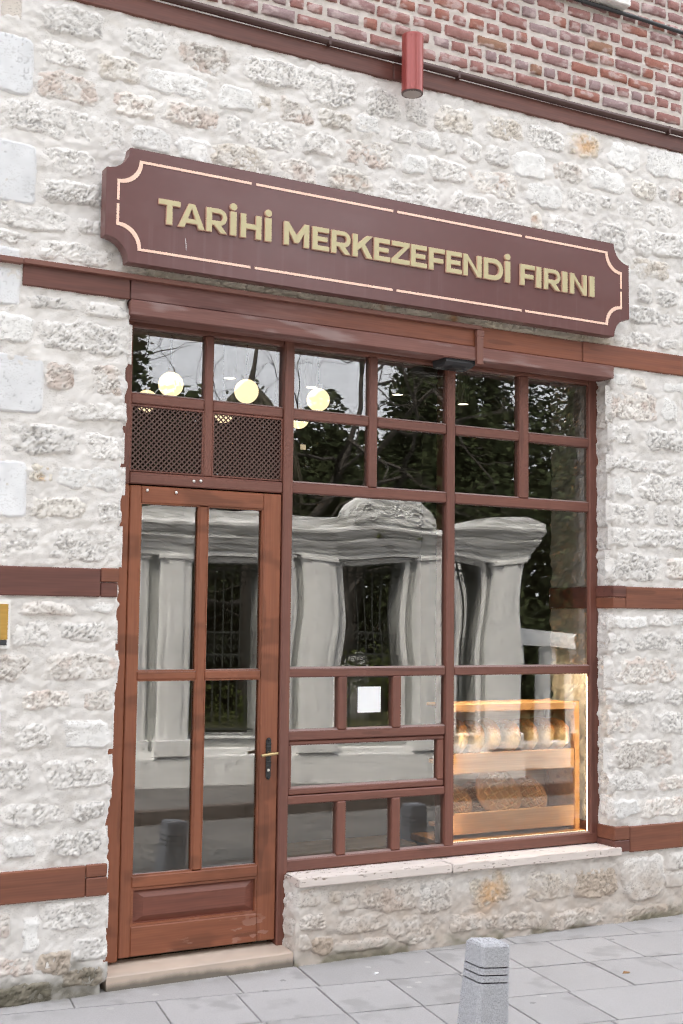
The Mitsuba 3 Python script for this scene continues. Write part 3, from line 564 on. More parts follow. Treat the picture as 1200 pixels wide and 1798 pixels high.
for x0, x1 in ((1.997, 2.2835), (2.326, 2.6105)):
    pane(x0, x1, 1.346, 2.107, s_, holder=D, amp=0.6); pane(x0, x1, 0.446, 1.308, s_ + 1, holder=D, amp=0.6); s_ += 2
    for z in (1.345, 0.445): bead(x0, x1, z, holder=D, m='lit_bead_wood')
    for z0, z1 in ((1.346, 2.107), (0.446, 1.308)):
        g = sbox(x0, z0, x1, z1); put(D + '__glazing_frame', extr(g.difference(g.buffer(-0.0055, join_style=2)), 0.007, 0.015), 'door_wood_v')
hd = [hull([(2.642, -0.006, 0.85), (2.666, -0.006, 0.85), (2.642, -0.006, 1.02), (2.666, -0.006, 1.02), (2.648, -0.006, 0.838), (2.660, -0.006, 0.838), (2.648, -0.006, 1.032), (2.660, -0.006, 1.032), (2.642, 0.002, 0.85), (2.666, 0.002, 1.02), (2.666, 0.002, 0.85), (2.642, 0.002, 1.02)])]
for z in (0.846, 1.022): s0 = trimesh.creation.icosphere(2, 0.006); s0.apply_translation([2.654, -0.007, z]); hd.append(s0)
for z in (0.985, 1.0, 0.90, 0.915): hd.append(bx(2.640, 2.668, -0.0085, 0.0, z, z + 0.006, 0.002))
hk = put(D + '__handle_plate', cat(hd), 'black_metal', smooth=30)
put(D + '__handle_lever', cat([tube([(2.654, 0.0, 0.960), (2.654, -0.045, 0.960)], 0.008, 12), tube([(2.682, -0.045, 0.961), (2.654, -0.048, 0.960), (2.62, -0.048, 0.957), (2.598, -0.046, 0.954)], [0.0065, 0.008, 0.007, 0.0075], 12)]), 'brass', smooth=40)
put(D + '__keyhole', tube([(2.654, 0.0, 0.882), (2.654, -0.009, 0.882)], 0.0065, 12), 'steel', smooth=40)
for x, z in ((2.248, 2.218), (2.282, 2.221), (2.022, 2.163), (2.162, 2.160)):
    s0 = trimesh.creation.icosphere(2, 0.0075); s0.vertices = s0.vertices * (1, 0.6, 1) + (x, -0.005, z)
    put(B + '__screw_head', s0, 'steel', smooth=True)

# ---- the room behind the glass
rm = trimesh.creation.box(bounds=[[-1.1, 0.40, 0.06], [9.6, 9.5, 4.3]])
keep = np.array(rm.face_normals)[:, 1] > -0.5
rm = trimesh.Trimesh(rm.vertices, rm.faces[keep], process=False)
put(B + '__interior', rm, 'room_dark')
put(B + '__inner_ledge', cat([bx(2.80, 3.56, 0.11, 0.40, 0.425, 0.460, 0.004), bx(2.82, 3.54, 0.14, 0.38, 0.06, 0.425, 0)]), 'ledge_wood')

# ------------------------------------------------------------------ the sign
SG = thing('shop_sign', 'long maroon shop sign with notched corners, gold line and raised gold lettering', 'sign')
def notched(x0, x1, z0, z1, r):
    p = sbox(x0, z0, x1, z1)
    for x in (x0, x1):
        for z in (z0, z1): p = p.difference(Point(x, z).buffer(r, 24))
    return p
YS = -0.223
face = notched(1.718, 4.696, 3.137, 3.651, 0.106)
put(SG + '__panel', cat([extr(face, YS + 0.0015, 0.0625), extr(face.buffer(-0.0012), YS, 0.003)]), 'sign_paint')
ring = notched(1.767, 4.643, 3.193, 3.599, 0.100)
ring = ring.difference(notched(1.7785, 4.6315, 3.2045, 3.5875, 0.1035))
for gx in (2.4235, 3.190, 3.975): ring = ring.difference(sbox(gx - 0.0115, 3.0, gx + 0.0115, 3.8))
for gz in (3.398,): ring = ring.difference(sbox(1.6, gz - 0.0085, 4.8, gz + 0.0085))
for g in ring.geoms: put(SG + '__gold_line', extr(g, YS - 0.0025, 0.003), 'sign_line')
def letter(ch, w, h=0.112):
    t = 0.0285; tv = 0.025
    R_ = lambda a, b, c, d: sbox(a, b, c, d)
    if ch == 'T': return unary_union([R_(0, h - tv, w, h), R_(w / 2 - t / 2, 0, w / 2 + t / 2, h)])
    if ch in 'Iİ': return R_(0, 0, w, h) if ch == 'I' else unary_union([R_(0.001, 0, w - 0.001, h), Point(w / 2, h + 0.022).buffer(0.0175, 16)])
    if ch == 'H': return unary_union([R_(0, 0, t, h), R_(w - t, 0, w, h), R_(0, h / 2 - tv / 2, w, h / 2 + tv / 2)])
    if ch == 'E': return unary_union([R_(0, 0, t, h), R_(0, 0, w, tv - .001), R_(0, h - tv + .001, w * 0.985, h), R_(0, h / 2 - 0.0115, w * 0.90, h / 2 + 0.0115)])
    if ch == 'F': return unary_union([R_(0, 0, t, h), R_(0, h - tv + .001, w, h), R_(0, h * 0.45 - 0.0125, w * 0.91, h * 0.45 + 0.0115)])
    if ch == 'A':
        o = Polygon([(0, 0), (w / 2 - t * 0.52, h), (w / 2 + t * 0.52, h), (w, 0), (w - t * 1.06, 0), (w / 2, h - 0.020), (t * 1.06, 0)])
        o = Polygon([(0, 0), (w / 2 - t * 0.52, h), (w / 2 + t * 0.52, h), (w, 0), (w - t * 1.06, 0), (w / 2, h * 0.80), (t * 1.06, 0)])
        return unary_union([o, Polygon([(w * 0.2, h * 0.19), (w * 0.8, h * 0.19), (w * 0.72, h * 0.385), (w * 0.28, h * 0.385)])])
    if ch == 'R':
        r = (h - 0.034) / 2; zc = h - r
        bowl = unary_union([R_(0, 0.034, w - r, h), Point(w - r - .001, zc).buffer(r, 20)])
        hole = unary_union([R_(t, 0.034 + tv - .003, w - r, h - tv + .003), Point(w - r - .001, zc).buffer(r - tv + .003, 16)])
        hole = hole.intersection(R_(t, 0, w, h))
        return unary_union([bowl.difference(hole), R_(0, 0, t, h), Polygon([(w * 0.36, 0.036), (w * 0.68, 0.040), (w, 0), (w - t * 1.12, 0)])])
    if ch == 'M': return unary_union([R_(0, 0, t * .96, h), R_(w - t * .96, 0, w, h), Polygon([(0, h), (t * 0.85, h), (w / 2, h * 0.48), (w - t * 0.85, h), (w, h), (w / 2 + 0.011, h * 0.14), (w / 2 - 0.011, h * 0.14)])])
    if ch == 'N': return unary_union([R_(0, 0, t, h), R_(w - t, 0, w, h), Polygon([(0, h), (t * 0.85, h), (w, 0), (w - t * 0.85, 0)])])
    if ch == 'Z': return unary_union([R_(0.003, h - tv, w - 0.002, h), R_(0, 0, w, tv), Polygon([(0, tv * .75), (w - 0.0365, h - tv), (w - 0.002, h - tv * .75), (0.0365, tv)])])
    if ch == 'K': return unary_union([R_(0, 0, t, h), Polygon([(t * 0.9, h * 0.27), (t * 0.9, h * 0.58), (w - 0.034, h), (w - 0.001, h), (w * 0.46, h * 0.47)]), Polygon([(w * 0.38, h * 0.50), (w * 0.60, h * 0.62), (w, 0), (w - 0.034, 0)])])
    if ch == 'D':
        o = unary_union([R_(0, 0, w - h / 2, h), Point(w - h / 2, h / 2).buffer(h / 2, 28)])
        i = unary_union([R_(t, tv, w - h / 2, h - tv), Point(w - h / 2, h / 2).buffer(h / 2 - tv - .001, 24)]).intersection(R_(t, 0, w, h))
        return o.difference(i)
LET = [('T', 1.957, 2.06), ('A', 2.05, 2.179), ('R', 2.185, 2.288), ('İ', 2.302, 2.336), ('H', 2.355, 2.461), ('İ', 2.478, 2.514), ('M', 2.577, 2.71), ('E', 2.727, 2.818), ('R', 2.829, 2.935), ('K', 2.946, 3.059), ('E', 3.065, 3.157), ('Z', 3.164, 3.27), ('E', 3.276, 3.371), ('F', 3.382, 3.477), ('E', 3.486, 3.581), ('N', 3.589, 3.702), ('D', 3.715, 3.837), ('İ', 3.848, 3.884), ('F', 3.947, 4.041), ('I', 4.049, 4.084), ('R', 4.101, 4.211), ('I', 4.222, 4.258), ('N', 4.275, 4.39), ('I', 4.407, 4.443)]
mat('letter_edge', princ(C(0.55, 0.36, 0.26), 0.5))
for ch, x0, x1 in LET:
    g = affinity.translate(letter(ch, x1 - x0), x0, 3.330)
    lk = put(SG + '__letter', cat([extr(g.buffer(-0.0015, join_style=2), YS - 0.0135, 0.003), ]), 'sign_gold')
    put(lk + '__return', extr(g, YS - 0.0122, 0.012), 'letter_edge')
put(SG + '__scratch_mark', extr(Polygon([(2.0905, 3.284), (2.0925, 3.286), (2.0965, 3.250), (2.0955, 3.225), (2.0935, 3.250)]), YS - 0.0004, 0.0006), 'scratch')

# ------------------------------------------------------------------ things on the wall
WL = thing('wall_lamp', 'red cylindrical wall lamp mounted on the upper timber course', 'lamp')
lx, ly = 3.264, -0.255
put(WL + '__body', cat([tube([(lx, ly, 4.200), (lx, ly, 4.214), (lx, ly, 4.2145), (lx, ly, 4.474), (lx, ly, 4.4745), (lx, ly, 4.490), (lx, ly, 4.494)], [0.0545, 0.0545, 0.0538, 0.0538, 0.0548, 0.0548, 0.052], 40), bx(lx + 0.0, lx + 0.05, ly + 0.045, -0.148, 4.31, 4.38, 0.003)]), 'lamp_paint', smooth=30)
put(WL + '__rim', tube([(lx, ly, 4.1995), (lx, ly, 4.193)], [0.0545, 0.0535], 40), 'brown_metal', smooth=30)
put(WL + '__lens', tube([(lx, ly, 4.1929), (lx, ly, 4.1915)], [0.046, 0.045], 32), 'lamp_lens', smooth=30)
rs = np.linspace(0.8, 6.3, 60)
wp = thing('wall_pipe', 'dark brown pipe running along the top of the upper timber course', 'pipe')
put(wp + '__tube', tube([(x, -0.162, 4.404 + 0.0022 * math.sin(x * 4)) for x in rs], 0.0185, 14), 'brown_metal', smooth=40)
for x in (2.84, 3.60, 5.05): put(wp + '__clamp', bx(x - 0.007, x + 0.007, -0.181, -0.146, 4.378, 4.42, 0.002), 'brown_metal')
lab(put('electrical_conduit', tube([(x, -0.158, 5.012 + 0.004 * math.sin(x * 3)) for x in np.linspace(4.1, 6.3, 24)], 0.0115, 10), 'black_plastic', smooth=40), 'thin dark conduit crossing the brickwork below the white upper sill', 'conduit')
lab(put('cable_trunking', cat([bx(0.8, 1.3835, -0.168, -0.133, 3.078, 3.101, 0.002), bx(1.386, 3.757, -0.1675, -0.1345, 3.1045 - 0.0235, 3.1035, 0.002), bx(3.721, 3.7605, -0.172, -0.15, 2.9, 3.0795, 0.002), bx(3.718, 3.7635, -0.1745, -0.149, 3.045, 3.0755, 0.002)]), 'duct_plastic'), 'brown plastic cable trunking along the lintel and down to the sensor', 'cable trunking')
sn = thing('motion_sensor', 'small black sensor box under the lintel above the shop window', 'sensor')
put(sn + '__housing', hull([(3.553, -0.135, 2.921), (3.735, -0.135, 2.921), (3.548, -0.02, 2.921), (3.74, -0.02, 2.921), (3.56, -0.115, 2.888), (3.728, -0.115, 2.888), (3.553, -0.02, 2.882), (3.735, -0.02, 2.882), (3.553, -0.137, 2.905), (3.735, -0.137, 2.905)]), 'black_plastic')
put(sn + '__lens', hull([(3.60, -0.12, 2.8875), (3.69, -0.12, 2.8875), (3.60, -0.04, 2.884), (3.69, -0.04, 2.884), (3.61, -0.11, 2.8795), (3.68, -0.11, 2.8795), (3.61, -0.05, 2.8765), (3.68, -0.05, 2.8765)]), 'black_metal')
pq = thing('brass_plaque', 'gold coloured plaque with a dark foot on a white backing, cut by the left edge', 'plaque')
put(pq + '__backing', bx(0.95, 1.383, -0.152, -0.132, 1.452, 1.655, 0.002), 'white_board'); put(pq + '__plate', bx(0.97, 1.371, -0.158, -0.152, 1.4895, 1.637, 0.001), 'plaque_gold'); put(pq + '__dark_foot', bx(0.97, 1.369, -0.1575, -0.152, 1.467, 1.489, 0.001), 'black_plastic')
lab(put('paper_notice', bx(3.149, 3.281, 0.0215, 0.0225, 1.134, 1.260, 0), 'paper'), 'square white paper notice stuck on a small window pane', 'notice')
lab(put('window_sticker', bx(2.812, 2.842, 0.0222, 0.0230, 2.412, 2.437, 0), 'tan_paper'), 'tiny tan square sticker on an upper window pane', 'sticker')

# ------------------------------------------------------------------ pavement, road, far side
def struct(k, m, mt, color=None, smooth=False): k = put(k, m, mt, smooth=smooth, color=color); lab(k, None, kind='structure'); return k
struct('ground', bx(-260, 260, -260, 260, -0.75, -0.42, 0), 'earth')
PV = struct('pavement', bx(-9, 16, -2.32, 0.3, -0.30, -0.006, 0), 'joint_sand')
th = math.radians(9.5); eu = np.array([math.cos(th), -math.sin(th)]); ev = np.array([-math.sin(th), -math.cos(th)])
ROWS = {-1: [1.688, 2.40, 2.742, 3.418, 3.745, 4.068, 4.385, 5.07, 5.75], 0: [1.30, 2.02, 2.365, 2.722, 3.06, 3.40, 3.75, 4.075, 4.408, 5.1, 5.45], 1: [1.7, 2.38, 2.722, 3.057, 3.41, 3.735, 4.41, 4.75, 5.4], 2: [1.4, 2.03, 2.36, 3.03, 3.395, 3.70, 4.05, 4.72, 5.3], 3: [1.7, 2.04, 2.70, 3.04, 3.72, 4.40, 4.74], 4: [1.36, 2.0, 2.7, 3.4, 3.75, 4.4], 5: [1.7, 2.4, 2.75, 3.4, 4.1, 4.75]}
B0 = {-2: -0.80, -1: -0.40, 0: 0.0, 1: 0.395, 2: 0.80, 3: 1.20, 4: 1.60, 5: 2.0, 6: 2.4}
ROWS[-2] = [3.9, 4.6, 5.3, 6.0]
rng = np.random.default_rng(8)
clip = sbox(-9, -2.2, 16, -0.06)
def slab(poly, k):
    g = poly.intersection(clip)
    if g.is_empty or g.geom_type != 'Polygon' or g.area < 0.004: return
    g = g.buffer(-0.0026, join_style=2)
    if g.is_empty or g.geom_type != 'Polygon': return
    top = rng.normal(0, 0.0007)
    a = trimesh.creation.extrude_polygon(g, 0.03, engine='earcut'); a.apply_translation([0, 0, top - 0.0305])
    gi = g.buffer(-0.0022, join_style=2)
    b = trimesh.creation.extrude_polygon(gi, 0.03, engine='earcut'); b.apply_translation([0, 0, top - 0.0285])
    put(PV + '__paving_slab', cat([a, b]), f'slab_stone_{k}')
for r, xs in ROWS.items():
    v0, v1 = B0[r], B0[r + 1]
    lo = -4.0 if r > -2 else 3.2
    xs = ([x for x in np.arange(xs[0] - 0.68, -1.0, -0.68)][::-1] if r > -1 else [xs[0] - 0.69]) + xs
    for a, b in zip(xs[:-1], xs[1:]):
        q = [a * eu + v0 * ev, b * eu + v0 * ev, b * eu + v1 * ev, a * eu + v1 * ev]
        slab(Polygon([tuple(p) for p in q]), int(rng.integers(4)))
# a row of cement fillet where wall and slabs meet
fx = np.linspace(2.75, 6.2, 60)
struct('road', hull([(-60, -2.3, -0.155), (60, -2.3, -0.155), (-60, -5.2, -0.228), (60, -5.2, -0.228), (-60, -2.3, -0.4), (60, -2.3, -0.4), (-60, -5.2, -0.4), (60, -5.2, -0.4)]), 'road_setts')
for x in np.arange(-6.0, 14.0, 1.0): put(PV + '__kerb', bx(x + 0.004, x + 0.996, -2.31, -2.203, -0.30, -0.002, 0.008), 'kerb_stone')
OP = struct('far_pavement', bx(-60, 60, -7.9, -5.32, -0.40, -0.107, 0), 'road_setts')
for x in np.arange(-6.0, 16.0, 1.0): put(OP + '__kerb', bx(x + 0.004, x + 0.996, -5.318, -5.20, -0.40, -0.105, 0.008), 'kerb_stone')

# bollards
def bollard(x, y, lean, label, cat_=True):
    b = thing('bollard', label, 'bollard', 'bollards along the pavement')
    parts_, gs = [], []
    def prism(z0, z1, w0, w1, c=0.014):
        P = []
        for z, w in ((z0, w0), (z1, w1)):
            for sx in (-1, 1):
                for sy in (-1, 1):
                    P += [(sx * w, sy * (w - c), z), (sx * (w - c), sy * w, z)]
        return hull(P)
    w = lambda z: 0.0625 + 0.014 * (0.42 - z) / 0.42
    zs = [0.0, 0.281, 0.2845, 0.3075, 0.311, 0.334, 0.3375, 0.408, 0.4165]
    for a, c in ((0.0, 0.280), (0.2855, 0.3065), (0.312, 0.333), (0.3385, 0.408)): parts_.append(prism(a, c, w(a), w(c)))
    parts_.append(prism(0.408, 0.4175, w(0.408), w(0.41) - 0.008))
    for a, c in ((0.2795, 0.286), (0.306, 0.3125), (0.3325, 0.339)): gs.append(prism(a, c, w(a) - 0.005, w(c) - 0.005))
    M = trimesh.transformations.translation_matrix([x, y, 0]) @ trimesh.transformations.rotation_matrix(math.radians(lean), [0, 1, 0]) @ trimesh.transformations.rotation_matrix(math.radians(-3), [0, 0, 1])
    m1, m2 = cat(parts_), cat(gs); m1.apply_transform(M); m2.apply_transform(M)
    put(b + '__post', m1, 'granite'); put(b + '__groove', m2, 'groove_dark')
bollard(2.795, -1.52, 4.6, 'pale grey granite bollard with three dark grooves in the foreground')
bollard(4.46, -1.52, 0.5, 'granite bollard seen only mirrored in the lowest right small pane')
lab(put('cigarette_butt', tube([(3.008, -0.40, 0.004), (3.034, -0.392, 0.004)], 0.004, 8), 'paper', smooth=40), 'tiny white cigarette butt lying on the paving slabs', 'litter')
lab(put('dry_leaf', trimesh.Trimesh([(4.02, -0.90, 0.002), (4.05, -0.912, 0.007), (4.075, -0.892, 0.003), (4.045, -0.882, 0.008), (4.047, -0.897, 0.004)], [(0, 1, 4), (1, 2, 4), (2, 3, 4), (3, 0, 4)], process=False), 'leaf_dry'), 'small brown dry leaf lying on the paving right of the bollard', 'leaf')

# ------------------------------------------------------------------ the shop window display and the room
BSf = thing('bread_shelf', 'light wooden bread shelf behind the lower right window pane', 'shelf')
SY = 0.12
def sb(k, *a): return put(BSf + '__' + k, bx(*a, 0.003), 'shelf_wood')
sb('top_rail', 3.785, 4.586, SY, SY + 0.03, 1.113, 1.153); sb('post', 4.587, 4.622, SY - 0.002, SY + 0.034, 0.42, 1.155); sb('post', 4.59, 4.62, 0.36, 0.39, 0.42, 1.155); sb('post', 3.75, 3.783, SY - 0.002, SY + 0.034, 0.42, 1.155)
sb('front_board', 3.785, 4.586, SY, SY + 0.018, 0.793, 0.897); sb('front_board', 3.785, 4.586, SY, SY + 0.018, 0.481, 0.590)
sb('shelf_board', 3.785, 4.586, SY + 0.019, 0.36, 0.83, 0.85); sb('shelf_board', 3.785, 4.586, SY + 0.019, 0.36, 0.50, 0.52); sb('base_board', 3.70, 4.64, 0.045, 0.40, 0.425, 0.458); sb('side_board', 4.592, 4.612, SY + 0.036, 0.358, 0.46, 1.11); sb('back_board', 3.96, 4.60, 0.391, 0.40, 0.46, 1.15)
sb('top_board', 3.78, 4.60, SY + 0.032, 0.38, 1.135, 1.150)
def bread_col(P, t, top, bot, seed):
    n1 = nf(P + seed, 22, 3, 2); n2 = nf(P + seed, 70, 2, 3)
    c = lerp(np.broadcast_to(np.array(bot), P.shape), top, sst(0.35, 0.75, t + 0.35 * (n1 - 0.5)))
    return np.clip(c * (0.85 + 0.3 * n2)[:, None], 0, 1)
mat('crust', princ(VC, 0.55, specular=0.4))
LOAF = [(3.893, 'first full loaf from the window post on the upper shelf'), (4.003, 'second full loaf from the window post on the upper shelf'), (4.098, 'third full loaf from the window post on the upper shelf'), (4.222, 'fourth full loaf from the window post on the upper shelf'), (4.348, 'third loaf from the shelf\'s right post on the upper shelf'), (4.462, 'second loaf from the shelf\'s right post on the upper shelf'), (4.556, 'golden loaf beside the shelf\'s right post on the upper shelf')]
for i, (x, l_) in enumerate(LOAF):
    m = trimesh.creation.icosphere(4, 1.0)
    v = np.array(m.vertices); rg = np.random.default_rng(40 + i)
    q = v.copy()
    v = np.sign(v) * np.abs(v) ** 0.92 * np.array([0.053, 0.12, 0.092])
    v[:, 0] *= 1 - 0.12 * (q[:, 2] < 0) * np.abs(q[:, 2])
    v += (nf(q + i * 9, 2.2, 2, i)[:, None] - 0.5) * 0.018 * q
    slash = np.exp(-((q[:, 0] + 0.25) / 0.16) ** 2) * sst(0.9, 0.3, np.abs(q[:, 1])) * (q[:, 2] > -0.6)
    v -= q * (0.006 * slash)[:, None]
    t = 0.5 + 0.5 * (q[:, 2] * 0.95 + 0.1 * q[:, 1] + 0.35 * q[:, 0])
    a = rg.uniform(-0.08, 0.08) + 0.06
    v = v @ np.array([[math.cos(a), 0, -math.sin(a)], [0, 1, 0], [math.sin(a), 0, math.cos(a)]])
    v += (x - 0.02, 0.255 + rg.uniform(-0.012, 0.012), 0.968 + rg.uniform(-.003, .004))
    lab(put('bread_loaf', trimesh.Trimesh(v, m.faces, process=False), 'crust', smooth=True, color=bread_col(q, t - 0.18 * slash, (0.40, 0.15, 0.035), (0.66, 0.50, 0.29), i)), l_, 'bread', 'loaves on the upper shelf')
FL = [(3.86, 0.632, 0.105, 0.22, 'round flat bread cut off by the window post on the lower shelf'), (4.035, 0.628, 0.100, 0.29, 'flat bread standing behind the largest one on the lower shelf'), (4.145, 0.668, 0.142, 0.22, 'largest round flat bread in front on the lower shelf'), (4.38, 0.636, 0.108, 0.25, 'rightmost round flat bread on the lower shelf')]
for i, (x, z, r, y, l_) in enumerate(FL):
    m = trimesh.creation.icosphere(5, 1.0); q = np.array(m.vertices)
    u, w_ = q[:, 0], q[:, 2]
    rho = np.sqrt(u ** 2 + w_ ** 2)
    v = np.stack([u * r, np.sign(q[:, 1]) * np.abs(q[:, 1]) ** 0.7 * 0.030, w_ * r], 1)
    k1 = np.abs(np.mod((u + w_ * 0.5) * 3.1 + 0.25 * np.sin(3 * w_ + i), 1) - 0.5) * 2; k2 = np.abs(np.mod((w_ - u * 0.45) * 3.1 + 0.25 * np.sin(3 * u), 1) - 0.5) * 2
    gr = np.maximum(sst(0.72, 0.95, k1), sst(0.72, 0.95, k2)) * sst(0.92, 0.7, rho)
    v[:, 1] += 0.007 * gr * (q[:, 1] < 0)
    tl = math.radians(-28); c_, s_2 = math.cos(tl), math.sin(tl)
    v = v @ np.array([[1, 0, 0], [0, c_, -s_2], [0, s_2, c_]]).T
    v += (x, y, z)
    lab(put('flat_bread', trimesh.Trimesh(v, m.faces, process=False), 'crust', smooth=True, color=bread_col(q * 1.5, 0.75 - 0.26 * gr * (q[:, 1] < 0), (0.44, 0.21, 0.085), (0.64, 0.41, 0.21), i + 20)), l_, 'bread', 'flat breads on the lower shelf')
# glowing things
def emitter(rad, *c): return {'type': 'area', 'radiance': C(*[rad * x for x in c])}
LS = thing('led_strip', 'thin warm white light strip by the right window post, plus unseen strips added for bread', 'light strip')
for z0, z1 in ((0.452, 0.735), (0.741, 1.045), (1.051, 1.296)):
    put(LS + '__strip', bx(4.607, 4.622, 0.036, 0.045, z0, z1, 0.001), 'white_board', emitter=emitter(26 * LIT, 1.0, 0.80, 0.50))
put(LS + '__strip', bx(3.72, 4.605, 0.064, 0.073, 1.324, 1.332, 0.001), 'white_board', emitter=emitter(130 * LIT, 1.0, 0.77, 0.49))  # unseen strip behind the transom, added to light the bread
put(LS + '__strip', bx(3.7125, 3.7205, 0.075, 0.085, 0.48, 1.29, 0.001), 'white_board', emitter=emitter(52 * LIT, 1.0, 0.78, 0.50))  # unseen strip behind the mullion, added to light the loaf fronts
put(LS + '__strip', bx(3.73, 4.60, 0.050, 0.056, 0.4585, 0.4625, 0.001), 'white_board', emitter=emitter(1.6 * LIT, 1.0, 0.84, 0.58))
put(LS + '__added_shield', cat([bx(3.712, 4.62, 0.058, 0.105, 1.335, 1.340, 0.001), bx(3.712, 4.62, 0.058, 0.0625, 1.318, 1.335, 0.001)]), 'steel')  # unseen cover, added to keep the top strip from lighting the jamb
for x, y, z, r, l_ in ((4.051, 4.941, 3.625, .110, 'round glowing lamp in the pane above the left lattice, front row'), (4.742, 4.856, 3.619, .109, 'round glowing lamp over the right lattice, beside the small bright spotlight'), (5.568, 5.034, 3.646, .109, 'round glowing lamp in the brightest upper pane right of the door'), (4.158, 5.822, 3.615, .105, 'round glowing lamp half behind the left lattice screen'), (4.911, 5.752, 3.565, .103, 'round glowing lamp mostly behind the right lattice screen'), (5.696, 5.678, 3.563, .100, 'round glowing lamp cut by the post right of the lattice')):
    g = thing('globe_lamp', l_, 'lamp', 'glowing globe lamps in the room')
    s0 = trimesh.creation.icosphere(4, r); s0.apply_translation([x, y, z])
    put(g + '__globe', s0, 'white_board', smooth=True, emitter=emitter(2.5 * LIT, 1.0, 0.765, 0.475))
    put(g + '__holder', tube([(x, y, z + r - 0.004), (x, y, z + r + 0.035)], [0.035, 0.03], 16), 'brass', smooth=30)
    put(g + '__cord', tube([(x, y, z + r + 0.03), (x, y, 4.3)], 0.004, 6), 'black_plastic')
for x, y, l_ in ((4.32, 4.28, 'small bright ceiling spotlight left of the middle lamp'), (5.10, 4.28, 'small bright ceiling spotlight above the globe in the brightest pane'), (5.92, 4.18, 'small bright ceiling spotlight in the dark fourth upper pane'), (6.70, 4.28, 'small bright ceiling spotlight in the fifth upper pane')):
    g = thing('spotlight', l_, 'lamp', 'ceiling spotlights in the room')
    put(g + '__can', tube([(x, y, 3.60), (x, y, 4.3)], 0.052, 24, caps=False), 'room_dark', smooth=True)
    put(g + '__bulb', tube([(x, y, 3.603), (x, y, 3.606)], 0.046, 24), 'white_board', emitter=emitter(7 * LIT, 1.0, 0.86, 0.66))

# ------------------------------------------------------------------ the far side of the street, seen in the glass
FL0 = np.array([4.52, -6.85]); FD = np.array([0.972, 0.236]); FN = np.array([-0.236, 0.972])
def fplace(m):
    v = np.array(m.vertices)                             # local: x along the wall, y towards the street is -, z up
    P = FL0 + v[:, :1] * FD - v[:, 1:2] * FN
    return trimesh.Trimesh(np.column_stack([P, v[:, 2]]), np.array(m.faces)[:, ::-1], process=False)
GW = thing('cemetery_wall', 'weathered white marble enclosure wall with pilasters, domed pediment and iron window grilles across the street', 'wall')
def fp(k, m, mt='old_marble', **kw): return put(GW + '__' + k, fplace(m), mt, **kw)
open_ = [(-5.2, -4.3), (-2.6, -1.5), (0.54, 1.24), (2.15, 2.81), (3.44, 3.68)]
body = sbox(-9, -0.15, 4.16, 2.34)
for a, b in open_: body = body.difference(sbox(a, 0.36, b, 2.175))
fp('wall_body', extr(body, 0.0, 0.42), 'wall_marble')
for a, b in open_:                                       # raised surround of each opening
    s_r = sbox(a - 0.055, 0.34, b + 0.055, 2.23).difference(sbox(a, 0.36, b, 2.175)); fp('surround', extr(s_r, -0.035, 0.036))
for a, b, d in ((-6.4, -6.05, .10), (-3.6, -3.25, .10), (-0.75, -0.45, .10), (-0.16, 0.10, .05), (0.21, 0.52, .13), (1.42, 1.62, .06), (1.70, 2.05, .13), (2.95, 3.31, .13), (3.80, 4.15, .13)):
    fp('pilaster', cat([bx(a, b, -d * 1.3, 0.02, 0.36, 2.20, 0.02), bx(a + (b - a) * .25, b - (b - a) * .25, -d * 1.3 - 0.025, -d * 1.3 + 0.01, 0.37, 2.19, 0.008), bx(a - .03, b + .03, -d * 1.3 - .05, 0.02, 0.20, 0.37, 0.012), bx(a - .02, b + .02, -d * 1.3 - .045, 0.02, 2.19, 2.235, 0.008)]))
fp('plinth', cat([bx(-9, 4.22, -0.18, 0.05, -0.15, 0.19, 0.015), bx(-9, 4.20, -0.12, 0.05, 0.19, 0.245, 0.01)]))
prof = [(0.02, 2.2355), (-0.14, 2.2355), (-0.14, 2.30), (-0.17, 2.30), (-0.19, 2.335), (-0.19, 2.36), (-0.22, 2.36), (-0.26, 2.42), (-0.26, 2.44), (-0.235, 2.44), (-0.28, 2.48), (-0.33, 2.535), (-0.33, 2.565), (-0.29, 2.58), (0.02, 2.58)]
def sweep(x0, x1, n=90):
    V, Fc = [], []; k = len(prof); rgx = random.Random(1)
    for i in range(n + 1):
        x = x0 + (x1 - x0) * i / n
        for (y, z) in prof:
            p = np.array([[x, y, z]]); d = 0.035 * (nf(p, 2.2, 2, 3)[0] - 0.5) + 0.02 * (nf(p, 9, 2, 4)[0] - 0.5)
            xx = x + (-(y) * 0.55 if i == n else 0)
            V.append((xx, y + d * 0.5, z + d))
    for i in range(n):
        for j in range(k - 1):
            a = i * k + j; Fc += [[a, a + k, a + 1], [a + 1, a + k, a + k + 1]]
    Fc += [[n * k, n * k + j, n * k + j + 1] for j in range(1, k - 1)]
    return trimesh.Trimesh(V, Fc, process=False)
scene['old_marble2'] = two(dict(scene['old_marble']))
fp('cornice', sweep(-9, 4.14), 'old_marble2')
cr = [(-9, 2.575)]
for x in np.linspace(-9, 4.36, 160):
    t = 0.10 + 0.05 * math.sin(x * 1.1 + 0.6) + 0.03 * math.sin(x * 5.3)
    if 1.4 < x < 2.1: t += 0.05 * (x - 1.4)
    if x > 3.3: t = 0.05 + 0.11 * (x - 3.3) / 0.85
    if x > 4.15: t = 0.145 - 0.35 * (x - 4.15)
    cr.append((x, 2.575 + t))
cr.append((4.36, 2.575))
fp('coping', extr(Polygon(cr), -0.22, 0.5))
dome = Polygon([(2.10, 2.56), (2.11, 2.76), (2.14, 2.82), (2.22, 2.865)] + [(2.59 + 0.36 * math.cos(a), 2.865 + 0.075 * math.sin(a)) for a in np.linspace(math.pi, 0, 24)] + [(2.96, 2.86), (3.04, 2.80), (3.075, 2.72), (3.08, 2.56)])
dm = [extr(dome, -0.30, 0.42), extr(dome.buffer(-0.05), -0.33, 0.05)]
